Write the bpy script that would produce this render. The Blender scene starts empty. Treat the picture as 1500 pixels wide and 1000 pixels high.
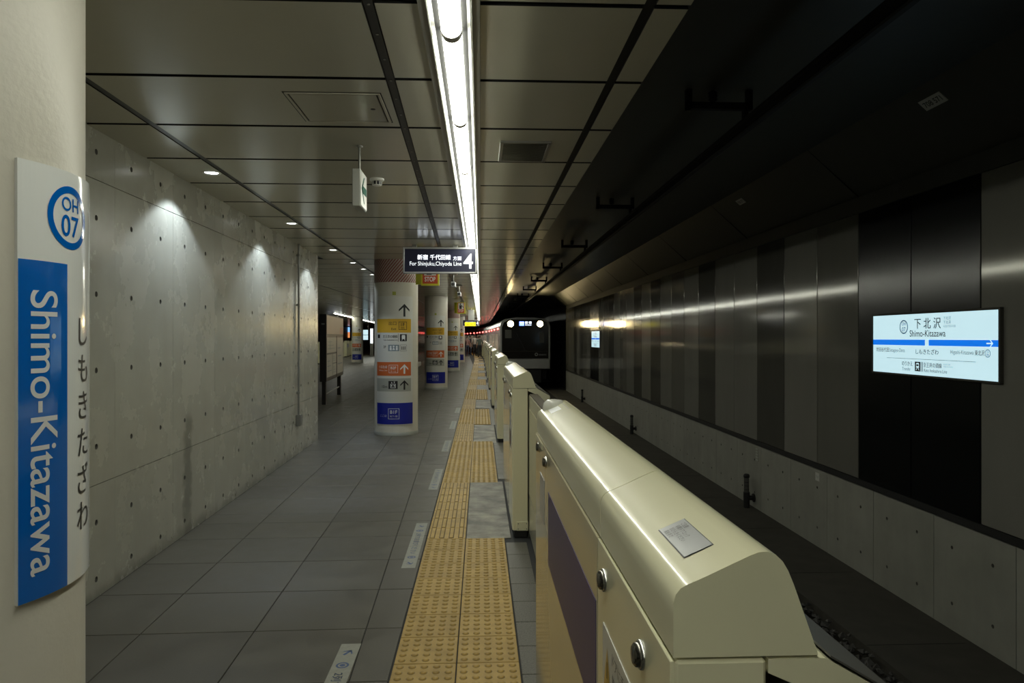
import bpy, math, random
from math import pi, sin, cos, atan, atan2, sqrt, radians
random.seed(7)
S = bpy.context.scene
COL = S.collection

# ------------------------------------------------------------------ camera
YAW = radians(2.533)
cd = bpy.data.cameras.new('camera'); cam = bpy.data.objects.new('camera', cd); COL.objects.link(cam)
cam.location = (0, 0, 1.54); cam.rotation_euler = (pi/2, 0, -YAW)
cd.sensor_width = 36; cd.lens = 1040/1500*36; cd.shift_y = -6/1500
cd.clip_start = 0.05; cd.clip_end = 400
S.camera = cam
# ------------------------------------------------------------------ world, exposure
w = bpy.data.worlds.new('world'); S.world = w; w.use_nodes = True
w.node_tree.nodes['Background'].inputs[0].default_value = (0.9, 1.0, 0.85, 1)
w.node_tree.nodes['Background'].inputs[1].default_value = 0.004
S.view_settings.view_transform = 'Standard'; S.view_settings.look = 'None'
S.view_settings.gamma = 1; S.view_settings.use_curve_mapping = False
S.view_settings.exposure = 0.6
S.cycles.max_bounces = 8; S.cycles.diffuse_bounces = 5; S.cycles.glossy_bounces = 5
S.cycles.sample_clamp_indirect = 3.0
TUBE = 15.0          # radiance of the fluorescent tubes
DOWN = 28.0           # watts of each downlight
BEAM = 35.0         # watts of each train headlight

H = 2.765            # ceiling height
X0 = 0.235           # platform face of the gate row
XW = 4.57            # tunnel wall
def bend(y):         # the far end of the platform swings to the left
    return -max(0.0, y-46)**2/900.0

# ------------------------------------------------------------------ materials
MATS = {}
def mat(name, col, rough=.5, metal=0, noise=0, nscale=8, bump=0, bscale=60, coat=0, emit=None, estr=0, stretch=None, spec=.5, rnoise=0, obj=False, vary=0):
    if name in MATS: return MATS[name]
    m = bpy.data.materials.new(name); m.use_nodes = True
    nt = m.node_tree; b = nt.nodes['Principled BSDF']
    b.inputs['Base Color'].default_value = (*col, 1); b.inputs['Roughness'].default_value = rough
    b.inputs['Metallic'].default_value = metal; b.inputs['Coat Weight'].default_value = coat
    b.inputs['Coat Roughness'].default_value = .06
    b.inputs['Specular IOR Level'].default_value = spec
    if emit:
        if estr < 5: estr *= .68
        b.inputs['Emission Color'].default_value = (*emit, 1); b.inputs['Emission Strength'].default_value = estr
    if noise or bump or rnoise or vary:
        g = nt.nodes.new('ShaderNodeNewGeometry'); mp = nt.nodes.new('ShaderNodeMapping')
        if stretch: mp.inputs['Scale'].default_value = stretch
        nt.links.new(g.outputs['Position'], mp.inputs['Vector'])
        n = nt.nodes.new('ShaderNodeTexNoise'); n.inputs['Scale'].default_value = nscale; n.inputs['Detail'].default_value = 6
        n.inputs['Roughness'].default_value = .62
        nt.links.new(mp.outputs[0], n.inputs['Vector'])
        if noise or vary:
            r = nt.nodes.new('ShaderNodeMapRange'); r.inputs['From Min'].default_value = .3; r.inputs['From Max'].default_value = .7
            r.inputs['To Min'].default_value = 1-noise; r.inputs['To Max'].default_value = 1+noise
            nt.links.new(n.outputs['Fac'], r.inputs['Value'])
            src = r.outputs[0]
            if vary:
                oi = nt.nodes.new('ShaderNodeObjectInfo'); r2 = nt.nodes.new('ShaderNodeMapRange')
                r2.inputs['To Min'].default_value = 1-vary; r2.inputs['To Max'].default_value = 1+vary
                nt.links.new(oi.outputs['Random'], r2.inputs['Value'])
                mu = nt.nodes.new('ShaderNodeMath'); mu.operation = 'MULTIPLY'
                nt.links.new(src, mu.inputs[0]); nt.links.new(r2.outputs[0], mu.inputs[1]); src = mu.outputs[0]
            mx = nt.nodes.new('ShaderNodeVectorMath'); mx.operation = 'SCALE'; mx.inputs[0].default_value = col
            nt.links.new(src, mx.inputs['Scale']); nt.links.new(mx.outputs[0], b.inputs['Base Color'])
        if rnoise:
            r3 = nt.nodes.new('ShaderNodeMapRange'); r3.inputs['From Min'].default_value = .3; r3.inputs['From Max'].default_value = .7
            r3.inputs['To Min'].default_value = max(.02, rough-rnoise); r3.inputs['To Max'].default_value = rough+rnoise
            nt.links.new(n.outputs['Fac'], r3.inputs['Value']); nt.links.new(r3.outputs[0], b.inputs['Roughness'])
        if bump:
            n2 = nt.nodes.new('ShaderNodeTexNoise'); n2.inputs['Scale'].default_value = bscale; n2.inputs['Detail'].default_value = 4
            nt.links.new(mp.outputs[0], n2.inputs['Vector'])
            bu = nt.nodes.new('ShaderNodeBump'); bu.inputs['Strength'].default_value = bump; bu.inputs['Distance'].default_value = .01
            nt.links.new(n2.outputs['Fac'], bu.inputs['Height']); nt.links.new(bu.outputs[0], b.inputs['Normal'])
    MATS[name] = m
    return m
M_tile = mat('grey_stone_tile', (.092, .085, .064), .45, noise=.20, nscale=5, bump=.08, bscale=140, rnoise=.08, vary=.07)
M_grout = mat('dark_grout', (.03, .03, .028), .8)
M_dot = mat('ochre_tactile', (.43, .285, .075), .55, noise=.16, nscale=9, vary=.08)
M_dotshade = mat('ochre_dot_shade', (.22, .15, .065), .7); M_barline = mat('ochre_dirt_shade', (.10, .07, .035), .7)  # painted shade round the dots; dirt plus painted shade contrast under the bars
M_granite = mat('speckled_granite', (.10, .095, .074), .5, noise=.5, nscale=120, vary=.06)
M_plate = mat('worn_steel_plate', (.235, .222, .18), .6, metal=0, noise=.95, nscale=4, rnoise=.15)
def concrete(name, col, spec=.5, rough=.3, stains=True):
    m = mat(name, col, rough, noise=.10, nscale=2.2, bump=.025, bscale=14, rnoise=.02, vary=.04, spec=spec)
    if stains:
        nt = m.node_tree; b = nt.nodes['Principled BSDF']; src = b.inputs['Base Color'].links[0].from_socket
        g = nt.nodes.new('ShaderNodeNewGeometry'); mp = nt.nodes.new('ShaderNodeMapping'); mp.inputs['Scale'].default_value = (5, 5, .5)
        n = nt.nodes.new('ShaderNodeTexNoise'); n.inputs['Scale'].default_value = 1.3; n.inputs['Detail'].default_value = 7
        nt.links.new(g.outputs['Position'], mp.inputs[0]); nt.links.new(mp.outputs[0], n.inputs['Vector'])
        r = nt.nodes.new('ShaderNodeMapRange'); r.inputs['From Min'].default_value = .28; r.inputs['From Max'].default_value = .72
        r.inputs['To Min'].default_value = .94; r.inputs['To Max'].default_value = 1.04
        nt.links.new(n.outputs['Fac'], r.inputs['Value'])
        v = nt.nodes.new('ShaderNodeVectorMath'); v.operation = 'SCALE'
        nt.links.new(src, v.inputs[0]); nt.links.new(r.outputs[0], v.inputs['Scale']); nt.links.new(v.outputs[0], b.inputs['Base Color'])
    return m
M_conc = concrete('sealed_concrete', (.37, .362, .30), rough=.27)
def wall_wear(m):
    nt = m.node_tree; b = nt.nodes['Principled BSDF']; src = b.inputs['Base Color'].links[0].from_socket
    g = nt.nodes.new('ShaderNodeNewGeometry'); sp = nt.nodes.new('ShaderNodeSeparateXYZ'); nt.links.new(g.outputs['Position'], sp.inputs[0])
    n = nt.nodes.new('ShaderNodeTexNoise'); n.inputs['Scale'].default_value = 9; n.inputs['Detail'].default_value = 5; nt.links.new(g.outputs['Position'], n.inputs['Vector'])
    def math_(op, a, c):
        k = nt.nodes.new('ShaderNodeMath'); k.operation = op
        for i, x in enumerate((a, c)):
            if isinstance(x, (int, float)): k.inputs[i].default_value = x
            else: nt.links.new(x, k.inputs[i])
        return k.outputs[0]
    def ramp(x, f0, f1, t0, t1):
        k = nt.nodes.new('ShaderNodeMapRange'); k.interpolation_type = 'SMOOTHSTEP'; nt.links.new(x, k.inputs['Value'])
        for nm, v in (('From Min', f0), ('From Max', f1), ('To Min', t0), ('To Max', t1)): k.inputs[nm].default_value = v
        return k.outputs[0]
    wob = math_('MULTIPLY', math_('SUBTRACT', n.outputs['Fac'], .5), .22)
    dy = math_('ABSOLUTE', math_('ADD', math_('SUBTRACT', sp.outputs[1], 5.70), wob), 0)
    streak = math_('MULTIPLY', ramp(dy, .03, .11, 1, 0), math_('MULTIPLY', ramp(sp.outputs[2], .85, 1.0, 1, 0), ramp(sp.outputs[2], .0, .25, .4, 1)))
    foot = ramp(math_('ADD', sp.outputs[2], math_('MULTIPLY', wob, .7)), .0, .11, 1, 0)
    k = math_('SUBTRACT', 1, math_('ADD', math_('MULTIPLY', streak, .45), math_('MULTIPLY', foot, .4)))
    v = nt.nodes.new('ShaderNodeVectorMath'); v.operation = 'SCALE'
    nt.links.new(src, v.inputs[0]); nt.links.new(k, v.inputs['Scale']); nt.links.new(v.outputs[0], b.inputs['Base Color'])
wall_wear(M_conc)
M_conc2 = concrete('tunnel_concrete', (.30, .30, .26), rough=.6)
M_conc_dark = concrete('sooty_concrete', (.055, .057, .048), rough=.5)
M_hole = mat('hole_dark', (.11, .107, .095), .8)
M_ceil = mat('enamel_ceiling_panel', (.53, .515, .425), .16, noise=.03, nscale=1, spec=.5)
M_black = mat('black_gap', (.008, .008, .008), .7)
M_slot = mat('black_rail', (.012, .012, .012), .4)
M_white = mat('white_enamel', (.75, .75, .70), .3)
M_refl = mat('tinted_reflector', (.030, .030, .021), .4)
M_grey = mat('grey_metal_frame', (.22, .22, .20), .35, metal=.4)
M_tube = mat('lit_tube', (.9, .9, .9), .3, emit=(.99, 1.0, .86), estr=TUBE)
M_cap = mat('tube_end_collar', (.7, .68, .66), .4)
M_col = mat('cream_column_paint', (.56, .535, .455), .38, noise=.05, nscale=3, bump=.12, bscale=55)
M_signw = mat('sign_white', (.80, .82, .80), .12, coat=.6)
M_signw2 = mat('sign_white_matt', (.60, .60, .56), .3)
M_blue = mat('line_blue', (.0, .125, .52), .12, coat=.6)
M_navyb = mat('floor_blue', (.012, .022, .30), .3)
M_ink = mat('black_print', (.012, .012, .014), .4)
M_whitep = mat('white_print', (.72, .74, .74), .3)
M_yellow = mat('yellow_print', (.58, .35, .03), .3)
M_orange = mat('orange_print', (.56, .13, .035), .3)
M_lgrey = mat('grey_print', (.36, .37, .33), .3)
M_red = mat('red_stripe', (.22, .045, .035), .4)
M_stripe = mat('pale_stripe', (.36, .31, .27), .4)
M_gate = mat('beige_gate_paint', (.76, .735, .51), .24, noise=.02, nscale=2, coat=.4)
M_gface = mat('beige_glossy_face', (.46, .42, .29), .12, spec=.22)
M_gpurple = mat('violet_graphic', (.085, .065, .16), .3, spec=.03)
M_leaf = mat('beige_leaf_paint', (.45, .43, .33), .22, coat=.2)
M_leaftop = mat('brown_leaf_top', (.10, .085, .065), .5)
M_cover = mat('dull_grey_cover', (.085, .082, .070), .5)
M_chrome = mat('brushed_steel', (.55, .55, .52), .22, metal=1)
M_rubber = mat('black_rubber', (.012, .012, .012), .6)
M_silver = mat('silver_notice', (.48, .49, .50), .25, metal=.3)
M_glassy = mat('frosted_lamp', (.62, .62, .56), .15)
def brushed(n, c, r=.10): return mat(n, c, r, metal=.2, noise=.05, nscale=2, stretch=(1, 1, .3), spec=.17)
M_pl = brushed('light_grey_panel', (.25, .245, .215)); M_pm = brushed('mid_grey_panel', (.185, .18, .157))
M_pd = brushed('dark_grey_panel', (.10, .098, .085)); M_pk = mat('black_glass_panel', (.006, .007, .007), .2)
M_soil = mat('dark_walkway', (.05, .046, .036), .8, noise=.2, nscale=3)
M_stone = mat('ballast_stone', (.05, .048, .043), .7, noise=.4, nscale=30)
M_steel = mat('rail_steel', (.18, .15, .12), .35, metal=.8)
M_lit = mat('backlit_panel', (.6, .75, .8), .25, emit=(.60, .86, .94), estr=.80)
M_litblue = mat('backlit_blue', (.02, .1, .6), .25, emit=(.0, .17, .78), estr=.9)
M_litwhite = mat('backlit_white', (.8, .8, .8), .3, emit=(.85, .95, 1), estr=1.1)
M_blueink = mat('blue_print', (.015, .21, .52), .4)
M_greyink = mat('grey_fine_print', (.22, .27, .30), .4)
M_navy = mat('navy_sign', (.010, .012, .045), .38)
M_ledw = mat('sign_letter_lit', (.8, .8, .8), .3, emit=(.85, .92, 1), estr=.85)
M_green = mat('exit_green', (.008, .09, .055), .6, spec=.05)
M_train = mat('train_silver', (.46, .47, .46), .28, metal=.35)
M_tblack = mat('train_black_glass', (.014, .012, .009), .12)
M_under = mat('underframe_dark', (.02, .02, .02), .7)
M_head = mat('headlight_lens', (1, .9, .6), .2, emit=(1, .80, .36), estr=24)
M_led = mat('led_white', (.8, .8, .9), .3, emit=(.80, .88, 1), estr=3)
M_ledb = mat('led_blue', (.1, .2, .9), .3, emit=(.10, .22, 1), estr=3)
M_redlamp = mat('red_lamp', (.9, .1, .1), .3, emit=(1, .12, .10), estr=5)
M_win = mat('lit_carriage_window', (.3, .25, .2), .2, emit=(1, .82, .60), estr=.12)
M_litposter = mat('lit_poster', (.2, .4, .8), .3, emit=(.25, .55, 1), estr=1.2)
M_litposter2 = mat('lit_poster_orange', (.8, .3, .1), .3, emit=(1, .35, .12), estr=.8)
M_lityellow = mat('lit_yellow', (.9, .8, .02), .3, emit=(.95, .85, .02), estr=.9)
M_dl = mat('downlight_lens', (.9, .9, .9), .3, emit=(.93, .96, 1), estr=9)
M_skin = mat('skin', (.50, .33, .24), .5); M_hair = mat('hair', (.02, .016, .013), .5)
M_signbrown = mat('board_header', (.42, .33, .26), .35)
M_paper = mat('board_paper', (.52, .50, .44), .4)
M_soot = mat('sooty_iron', (.010, .010, .009), .7)
M_bronze = mat('dark_bronze', (.035, .032, .028), .35, metal=.4)
M_sticker = mat('worn_white_sticker', (.29, .29, .24), .5, noise=.12, nscale=25)
M_stickink = mat('sticker_blue', (.06, .10, .22), .5)

# ------------------------------------------------------------------ object helpers
def tag(o, label=None, cat=None, group=None, kind=None):
    if label: o['label'] = label
    if cat: o['category'] = cat
    if group: o['group'] = group
    if kind: o['kind'] = kind
    return o
def empty(name, loc=(0, 0, 0), rz=0, label=None, cat=None, group=None):
    o = bpy.data.objects.new(name, None); COL.objects.link(o); o.location = loc; o.rotation_euler = (0, 0, rz)
    o.empty_display_size = .1
    return tag(o, label, cat, group)
class MB:
    """collects shapes, builds one mesh object"""
    def __init__(s): s.v = []; s.f = []; s.sm = []; s.mi = []
    def add(s, v, f, smooth=False, mi=0):
        n = len(s.v); s.v += [tuple(p) for p in v]; s.f += [tuple(i+n for i in q) for q in f]
        s.sm += [smooth]*len(f); s.mi += [mi]*len(f); return s
    def box(s, x0, x1, y0, y1, z0, z1, mi=0):
        v = [(x, y, z) for z in (z0, z1) for y in (y0, y1) for x in (x0, x1)]
        return s.add(v, [(0, 2, 3, 1), (4, 5, 7, 6), (0, 1, 5, 4), (2, 6, 7, 3), (0, 4, 6, 2), (1, 3, 7, 5)], mi=mi)
    def bbox(s, x0, x1, y0, y1, z0, z1, b=.004, mi=0):     # box with chamfered edges
        r = []
        for (ax, ay, az) in ((0, b, b), (b, 0, b), (b, b, 0)):
            r += [(x, y, z) for z in (z0+az, z1-az) for y in (y0+ay, y1-ay) for x in (x0+ax, x1-ax)]
        A = lambda k, x, y, z: k*8+z*4+y*2+x
        f = []
        for t in (0, 1):
            q = [A(0, t, 0, 0), A(0, t, 1, 0), A(0, t, 1, 1), A(0, t, 0, 1)]; f.append(q if t else q[::-1])
            q = [A(1, 0, t, 0), A(1, 0, t, 1), A(1, 1, t, 1), A(1, 1, t, 0)]; f.append(q if t else q[::-1])
            q = [A(2, 0, 0, t), A(2, 1, 0, t), A(2, 1, 1, t), A(2, 0, 1, t)]; f.append(q if t else q[::-1])
        for i in (0, 1):
            for j in (0, 1):
                f.append((A(0, i, j, 0), A(0, i, j, 1), A(1, i, j, 1), A(1, i, j, 0)))
                f.append((A(0, i, 0, j), A(0, i, 1, j), A(2, i, 1, j), A(2, i, 0, j)))
                f.append((A(1, 0, i, j), A(1, 1, i, j), A(2, 1, i, j), A(2, 0, i, j)))
                for k in (0, 1): f.append((A(0, i, j, k), A(1, i, j, k), A(2, i, j, k)))
        return s.add(r, f, mi=mi)
    def prism(s, pts, z0, z1, mi=0, axis='z', smooth=False, caps=True):   # polygon extruded along an axis
        def P(p, t): return {'z': (p[0], p[1], t), 'y': (p[0], t, p[1]), 'x': (t, p[0], p[1])}[axis]
        n = len(pts)
        if axis == 'y': pts = pts[::-1]
        s.add([P(p, z0) for p in pts]+[P(p, z1) for p in pts], [(i, (i+1) % n, n+(i+1) % n, n+i) for i in range(n)], smooth, mi)
        if caps: s.add([P(p, z0) for p in pts]+[P(p, z1) for p in pts], [tuple(range(n))[::-1], tuple(range(n, 2*n))], False, mi)
        return s
    def cyl(s, c, r, h, axis='z', n=24, r2=None, mi=0, caps=True):
        r2 = r if r2 is None else r2
        def P(a, rr, t):
            u, v = cos(a)*rr, sin(a)*rr
            return {'z': (c[0]+u, c[1]+v, c[2]+t), 'y': (c[0]+v, c[1]+t, c[2]+u), 'x': (c[0]+t, c[1]+u, c[2]+v)}[axis]
        A = [P(2*pi*i/n, r, 0) for i in range(n)]; B = [P(2*pi*i/n, r2, h) for i in range(n)]
        s.add(A+B, [(i, (i+1) % n, n+(i+1) % n, n+i) for i in range(n)], True, mi)
        if caps: s.add(A+B, [tuple(range(n))[::-1], tuple(range(n, 2*n))], False, mi)
        return s
    def lathe(s, prof, c=(0, 0, 0), n=32, mi=0, axis='z'):
        v = []; f = []
        for r, z in prof:
            for i in range(n):
                a = 2*pi*i/n; u, q = cos(a)*r, sin(a)*r
                v.append({'z': (c[0]+u, c[1]+q, c[2]+z), 'x': (c[0]+z, c[1]+u, c[2]+q), 'y': (c[0]+q, c[1]+z, c[2]+u)}[axis])
        for k in range(len(prof)-1):
            for i in range(n):
                f.append((k*n+i, k*n+(i+1) % n, (k+1)*n+(i+1) % n, (k+1)*n+i))
        return s.add(v, f, True, mi)
    def build(s, name, m, parent=None, loc=None, rz=None):
        me = bpy.data.meshes.new(name); me.from_pydata(s.v, [], s.f); me.update()
        for mm in (m if isinstance(m, (list, tuple)) else [m]): me.materials.append(mm)
        me.polygons.foreach_set('use_smooth', s.sm); me.polygons.foreach_set('material_index', s.mi)
        return link(name, me, parent, loc, rz)
def link(name, me, parent=None, loc=None, rz=None):
    o = bpy.data.objects.new(name, me); COL.objects.link(o)
    if parent is not None: o.parent = parent
    if loc: o.location = loc
    if rz is not None: o.rotation_euler = (0, 0, rz)
    return o
def dup(o, loc=None, rz=None, label=None, parent=None, deep=True):
    c = o.copy(); COL.objects.link(c)
    if parent is not None: c.parent = parent
    if loc is not None: c.location = loc
    if rz is not None: c.rotation_euler = (0, 0, rz)
    if label: c['label'] = label
    for ch in list(o.children):
        dup(ch, parent=c)
    return c
# ---- lettering: flat glyph outlines laid onto a plane or wrapped on a column
_tc = bpy.data.curves.new('lettering', 'FONT'); _to = bpy.data.objects.new('lettering', _tc)
def glyphs(txt, size=1, bold=0, width=None, align='L', valign='B'):
    cjk = any(ord(c) > 0x2E00 for c in txt)
    _tc.body = txt; _tc.size = 1; _tc.offset = 0 if cjk else bold
    me = bpy.data.meshes.new_from_object(_to)
    v = [(p.co.x, p.co.y) for p in me.vertices]; f = [tuple(p.vertices) for p in me.polygons]
    bpy.data.meshes.remove(me)
    if not v: return [], []
    if cjk and bold:                                # heavier strokes: the outline laid twice, a stroke's breadth apart
        n = len(v); v = [(x-bold, y) for x, y in v]+[(x+bold, y) for x, y in v]; f = f+[tuple(i+n for i in q) for q in f]
    x0 = min(p[0] for p in v); x1 = max(p[0] for p in v); y0 = min(p[1] for p in v); y1 = max(p[1] for p in v)
    sx = sy = size
    if width: sx = width/(x1-x0)
    ox = {'L': x0, 'C': (x0+x1)/2, 'R': x1}[align]; oy = {'B': 0, 'C': (y0+y1)/2, 'T': y1}[valign]
    return [((x-ox)*sx, (y-oy)*sy) for x, y in v], f
def shape_rect(x0, y0, x1, y1): return [(x0, y0), (x1, y0), (x1, y1), (x0, y1)], [(0, 1, 2, 3)]
def shape_poly(p): return list(p), [tuple(range(len(p)))]
def shape_frame(x0, y0, x1, y1, t):
    v = [(x0, y0), (x1, y0), (x1, y1), (x0, y1), (x0+t, y0+t), (x1-t, y0+t), (x1-t, y1-t), (x0+t, y1-t)]
    return v, [(i, (i+1) % 4, 4+(i+1) % 4, 4+i) for i in range(4)]
def shape_ring(cx, cy, ro, ri, n=48, sx=1):
    v = [(cx+cos(2*pi*i/n)*r*sx, cy+sin(2*pi*i/n)*r) for r in (ro, ri) for i in range(n)]
    return v, [(i, (i+1) % n, n+(i+1) % n, n+i) for i in range(n)]
def shape_disc(cx, cy, r, n=24): return [(cx+cos(2*pi*i/n)*r, cy+sin(2*pi*i/n)*r) for i in range(n)], [tuple(range(n))]
def shape_arrow(cx, cy, s, ang=pi/2, t=.14):       # shaft and open head pointing along ang
    parts = []
    ca, sa = cos(ang), sin(ang)
    def R(p): return [(cx+(x*ca-y*sa)*s, cy+(x*sa+y*ca)*s) for x, y in p]
    parts.append(shape_poly(R([(-.5, -t/2), (.42, -t/2), (.42, t/2), (-.5, t/2)])))
    for k in (1, -1):
        q = [(.5, 0), (.06, .44*k), (-.10, .44*k), (.30, 0)]
        parts.append(shape_poly(R(q if k > 0 else q[::-1])))
    return parts
def shape_train(cx, cy, s):                         # train front pictogram, cut out of a square tile
    return [shape_poly([(cx-.28*s, cy-.2*s), (cx+.28*s, cy-.2*s), (cx+.28*s, cy+.34*s), (cx+.18*s, cy+.42*s), (cx-.18*s, cy+.42*s), (cx-.28*s, cy+.34*s)]),
            shape_poly([(cx-.2*s, cy-.24*s), (cx-.34*s, cy-.42*s), (cx-.22*s, cy-.42*s), (cx-.1*s, cy-.24*s)]),
            shape_poly([(cx+.1*s, cy-.24*s), (cx+.22*s, cy-.42*s), (cx+.34*s, cy-.42*s), (cx+.2*s, cy-.24*s)])]
class Print:
    """flat printed marks of one colour, mapped to 3D by fn(x, y)"""
    def __init__(s, fn): s.fn = fn; s.mb = MB(); s.step = getattr(fn, 'step', 0)
    def put(s, geo, x=0, y=0, rot=0):
        gs = geo if isinstance(geo, list) else [geo]
        c, n = cos(rot), sin(rot)
        for v, f in gs:
            if not v: continue
            w_ = [(x+px*c-py*n, y+px*n+py*c) for px, py in v]
            if not s.step: s.mb.add([s.fn(*p) for p in w_], f); continue
            for q in f:                                  # cut to strips so the mark follows the curved surface
                p = [w_[i] for i in q]; a = min(t[0] for t in p); b = max(t[0] for t in p)
                if b-a < s.step*1.2: s.mb.add([s.fn(*t) for t in p], [tuple(range(len(p)))]); continue
                m = int((b-a)/s.step)+1
                for k in range(m):
                    r = clip(clip(p, 1, 0, a+(b-a)*(k+1)/m), -1, 0, -(a+(b-a)*k/m))
                    if len(r) > 2: s.mb.add([s.fn(*t) for t in r], [tuple(range(len(r)))])
        return s
    def build(s, name, m, parent): return s.mb.build(name, m, parent)
def clip(poly, a, b, c):                            # keep a*x+b*y<=c
    out = []
    for i in range(len(poly)):
        p, q = poly[i], poly[(i+1) % len(poly)]
        dp = a*p[0]+b*p[1]-c; dq = a*q[0]+b*q[1]-c
        if dp <= 0: out.append(p)
        if (dp < 0 < dq) or (dq < 0 < dp):
            t = dp/(dp-dq); out.append((p[0]+t*(q[0]-p[0]), p[1]+t*(q[1]-p[1])))
    return out

# ================================================================== FLOOR
def wallx(y): return -2.262-.0276*(y-4.158)
fl = MB().box(-16, .80, -30, 100, -.35, -.006).build('floor', M_grout); tag(fl, kind='structure')
def tline(k, y): return -.588-.581*k-.027*(y-3.2)
TACL = -.412                                        # left edge of the tactile strip
rows = [-29.6+.585*i for i in range(51)]+[.28, .86, 1.45, 2.03, 2.62, 3.205, 3.79, 4.375, 4.96, 5.545, 6.0, 6.30, 6.885]
while rows[-1] < 17.5: rows.append(rows[-1]+.585)
g = .003
def tile_poly(k, r0, r1):
    sk = .018
    def yy(x, y): return y+sk*(x+.5)
    p = []
    for (kk, rr, sx, sy) in ((k+1, r0, 1, 1), (k, r0, -1, 1), (k, r1, -1, -1), (k+1, r1, 1, -1)):
        x = tline(kk, rr)+sx*g; p.append((x, yy(x, rr)+sy*g))
    return p
def clip_floor(p):
    p = clip(p, 1, 0, TACL-.006)
    if p and sum(q[1] for q in p)/len(p) < 10.6:
        p = clip(p, -1, -.0276, -(-2.262+.0276*4.158))      # right of the concrete wall
    return p
def slab(mb, p, z1=0, z0=-.006, b=.0015):
    cx = sum(q[0] for q in p)/len(p); cy = sum(q[1] for q in p)/len(p); n = len(p)
    def ins(q):
        d = sqrt((q[0]-cx)**2+(q[1]-cy)**2) or 1
        return (q[0]-(q[0]-cx)/d*b*1.4, q[1]-(q[1]-cy)/d*b*1.4)
    v = [(q[0], q[1], z0) for q in p]+[(q[0], q[1], z1-b) for q in p]+[(*ins(q), z1) for q in p]
    f = [tuple(range(2*n, 3*n))]
    for k in (0, 1): f += [(k*n+i, k*n+(i+1) % n, (k+1)*n+(i+1) % n, (k+1)*n+i) for i in range(n)]
    mb.add(v, f)
count = 0
far = MB()
for r in range(len(rows)-1):
    for k in range(-1, 8):
        near_ = rows[r+1] > 1.3
        p = clip_floor(tile_poly(k, rows[r], rows[r+1]))
        if len(p) < 3: continue
        area = abs(sum(p[i][0]*p[(i+1) % len(p)][1]-p[(i+1) % len(p)][0]*p[i][1] for i in range(len(p))))/2
        if area < .002: continue
        if count < 215 and near_:
            mb = MB(); slab(mb, p); mb.build('tile', M_tile, fl); count += 1
        else: slab(far, p)
y = rows[-1]
while y < 98:
    for k in range(-2, 22):
        p = tile_poly(k, y, y+.585)
        bx = TACL-.006+bend(y)
        p = clip(p, 1, 0, bx)
        if len(p) > 2: slab(far, p)
    y += .585
for r in range(len(rows)-1):                        # the hall to the left beyond the concrete wall
    if rows[r] > 10.6:
        for k in range(8, 22): slab(far, tile_poly(k, rows[r], rows[r+1]))
o = far.build('distant_tiles', M_tile, fl); tag(o, kind='stuff')

# tactile tiles
def dot_mesh():
    mb = MB(); a = .146
    mb.bbox(-a, a, -a, a, -.006, .002, .002)
    for i in range(5):
        for j in range(5):
            mb.lathe([(.0155, .002), (.0138, .0055), (.0105, .0078), (.0001, .0083)], ((i-2)*.057, (j-2)*.057, 0), n=12)
            mb.lathe([(.0185, .0022), (.0150, .0024)], ((i-2)*.057, (j-2)*.057, 0), n=12, mi=1)  # darker ring: the dot's shadow painted into the tile colour
    return mb
def bar_mesh():
    mb = MB(); a = .146
    mb.bbox(-a, a, -a, a, -.006, .002, .002)
    for i in range(4):
        x = (i-1.5)*.073; mb.bbox(x-.0145, x+.0145, -.138, .138, .0015, .0075, .003); mb.add([(x-.020, -.142, .0023), (x+.020, -.142, .0023), (x+.020, .142, .0023), (x-.020, .142, .0023)], [(0, 1, 2, 3)], mi=1)  # dirt outline at the bar foot, darkened to paint in shade contrast
    return mb
d0 = dot_mesh().build('dot_tile', [M_dot, M_dotshade], fl); b0 = bar_mesh().build('bar_tile', [M_dot, M_barline], fl)
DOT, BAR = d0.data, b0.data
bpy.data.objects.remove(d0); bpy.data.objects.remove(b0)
PL = [(.86, 2.96), (5.45, 7.58), (10.40, 12.5), (15.45, 17.55), (20.9, 23.0), (25.9, 28.0), (30.9, 33.0), (35.9, 38), (40.9, 43), (45.9, 48), (50.9, 53), (55.9, 58), (60.9, 63), (65.9, 68), (70.9, 73), (75.9, 78)]
def on_plate(yc):
    for a, b in PL:
        if a-.02 < yc < b+.02: return True
    return False
y = 5.45-.298*14+.149; nt_ = 0; fart = MB()
while y < 76:
    for ci, xc in enumerate((-.262, .036)):
        pl = on_plate(y)
        if pl and ci == 1: continue
        if y < 38 and nt_ < 290:
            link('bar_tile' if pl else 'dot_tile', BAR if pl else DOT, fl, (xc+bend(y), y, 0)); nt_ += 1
        else:
            a = .146; bx = xc+bend(y); fart.bbox(bx-a, bx+a, y-a, y+a, -.006, .002, .002)
            if pl:
                for i in range(4): fart.box(bx+(i-1.5)*.073-.013, bx+(i-1.5)*.073+.013, y-.138, y+.138, .0015, .0068)
            else:
                for i in range(5):
                    for j in range(5): fart.box(bx+(i-2)*.057-.009, bx+(i-2)*.057+.009, y+(j-2)*.057-.009, y+(j-2)*.057+.009, .0015, .0065)
    y += .298
o = fart.build('distant_tactile_tiles', M_dot, fl); tag(o, kind='stuff')
# steel sills beside the gate boxes and granite along the edge
for a, b in PL[1:9]:
    n = 3; L = (b-a)/n
    for i in range(n):
        MB().bbox(-.108+bend(a), X0-.002+bend(a), a+i*L+.002, a+(i+1)*L-.002, -.006, .0015, .002).build('steel_plate', M_plate, fl)
gy = .55
while gy < 24:
    if not on_plate(gy+.15) or gy < 3:
        MB().bbox(.190, .345, gy+.0025, gy+.2965, -.006, 0, .002).build('granite_slab', M_granite, fl)
    gy += .299
MB().box(.56, .80, -30, 40, -.006, .0).build('edge_strip', M_granite, fl)

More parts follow.
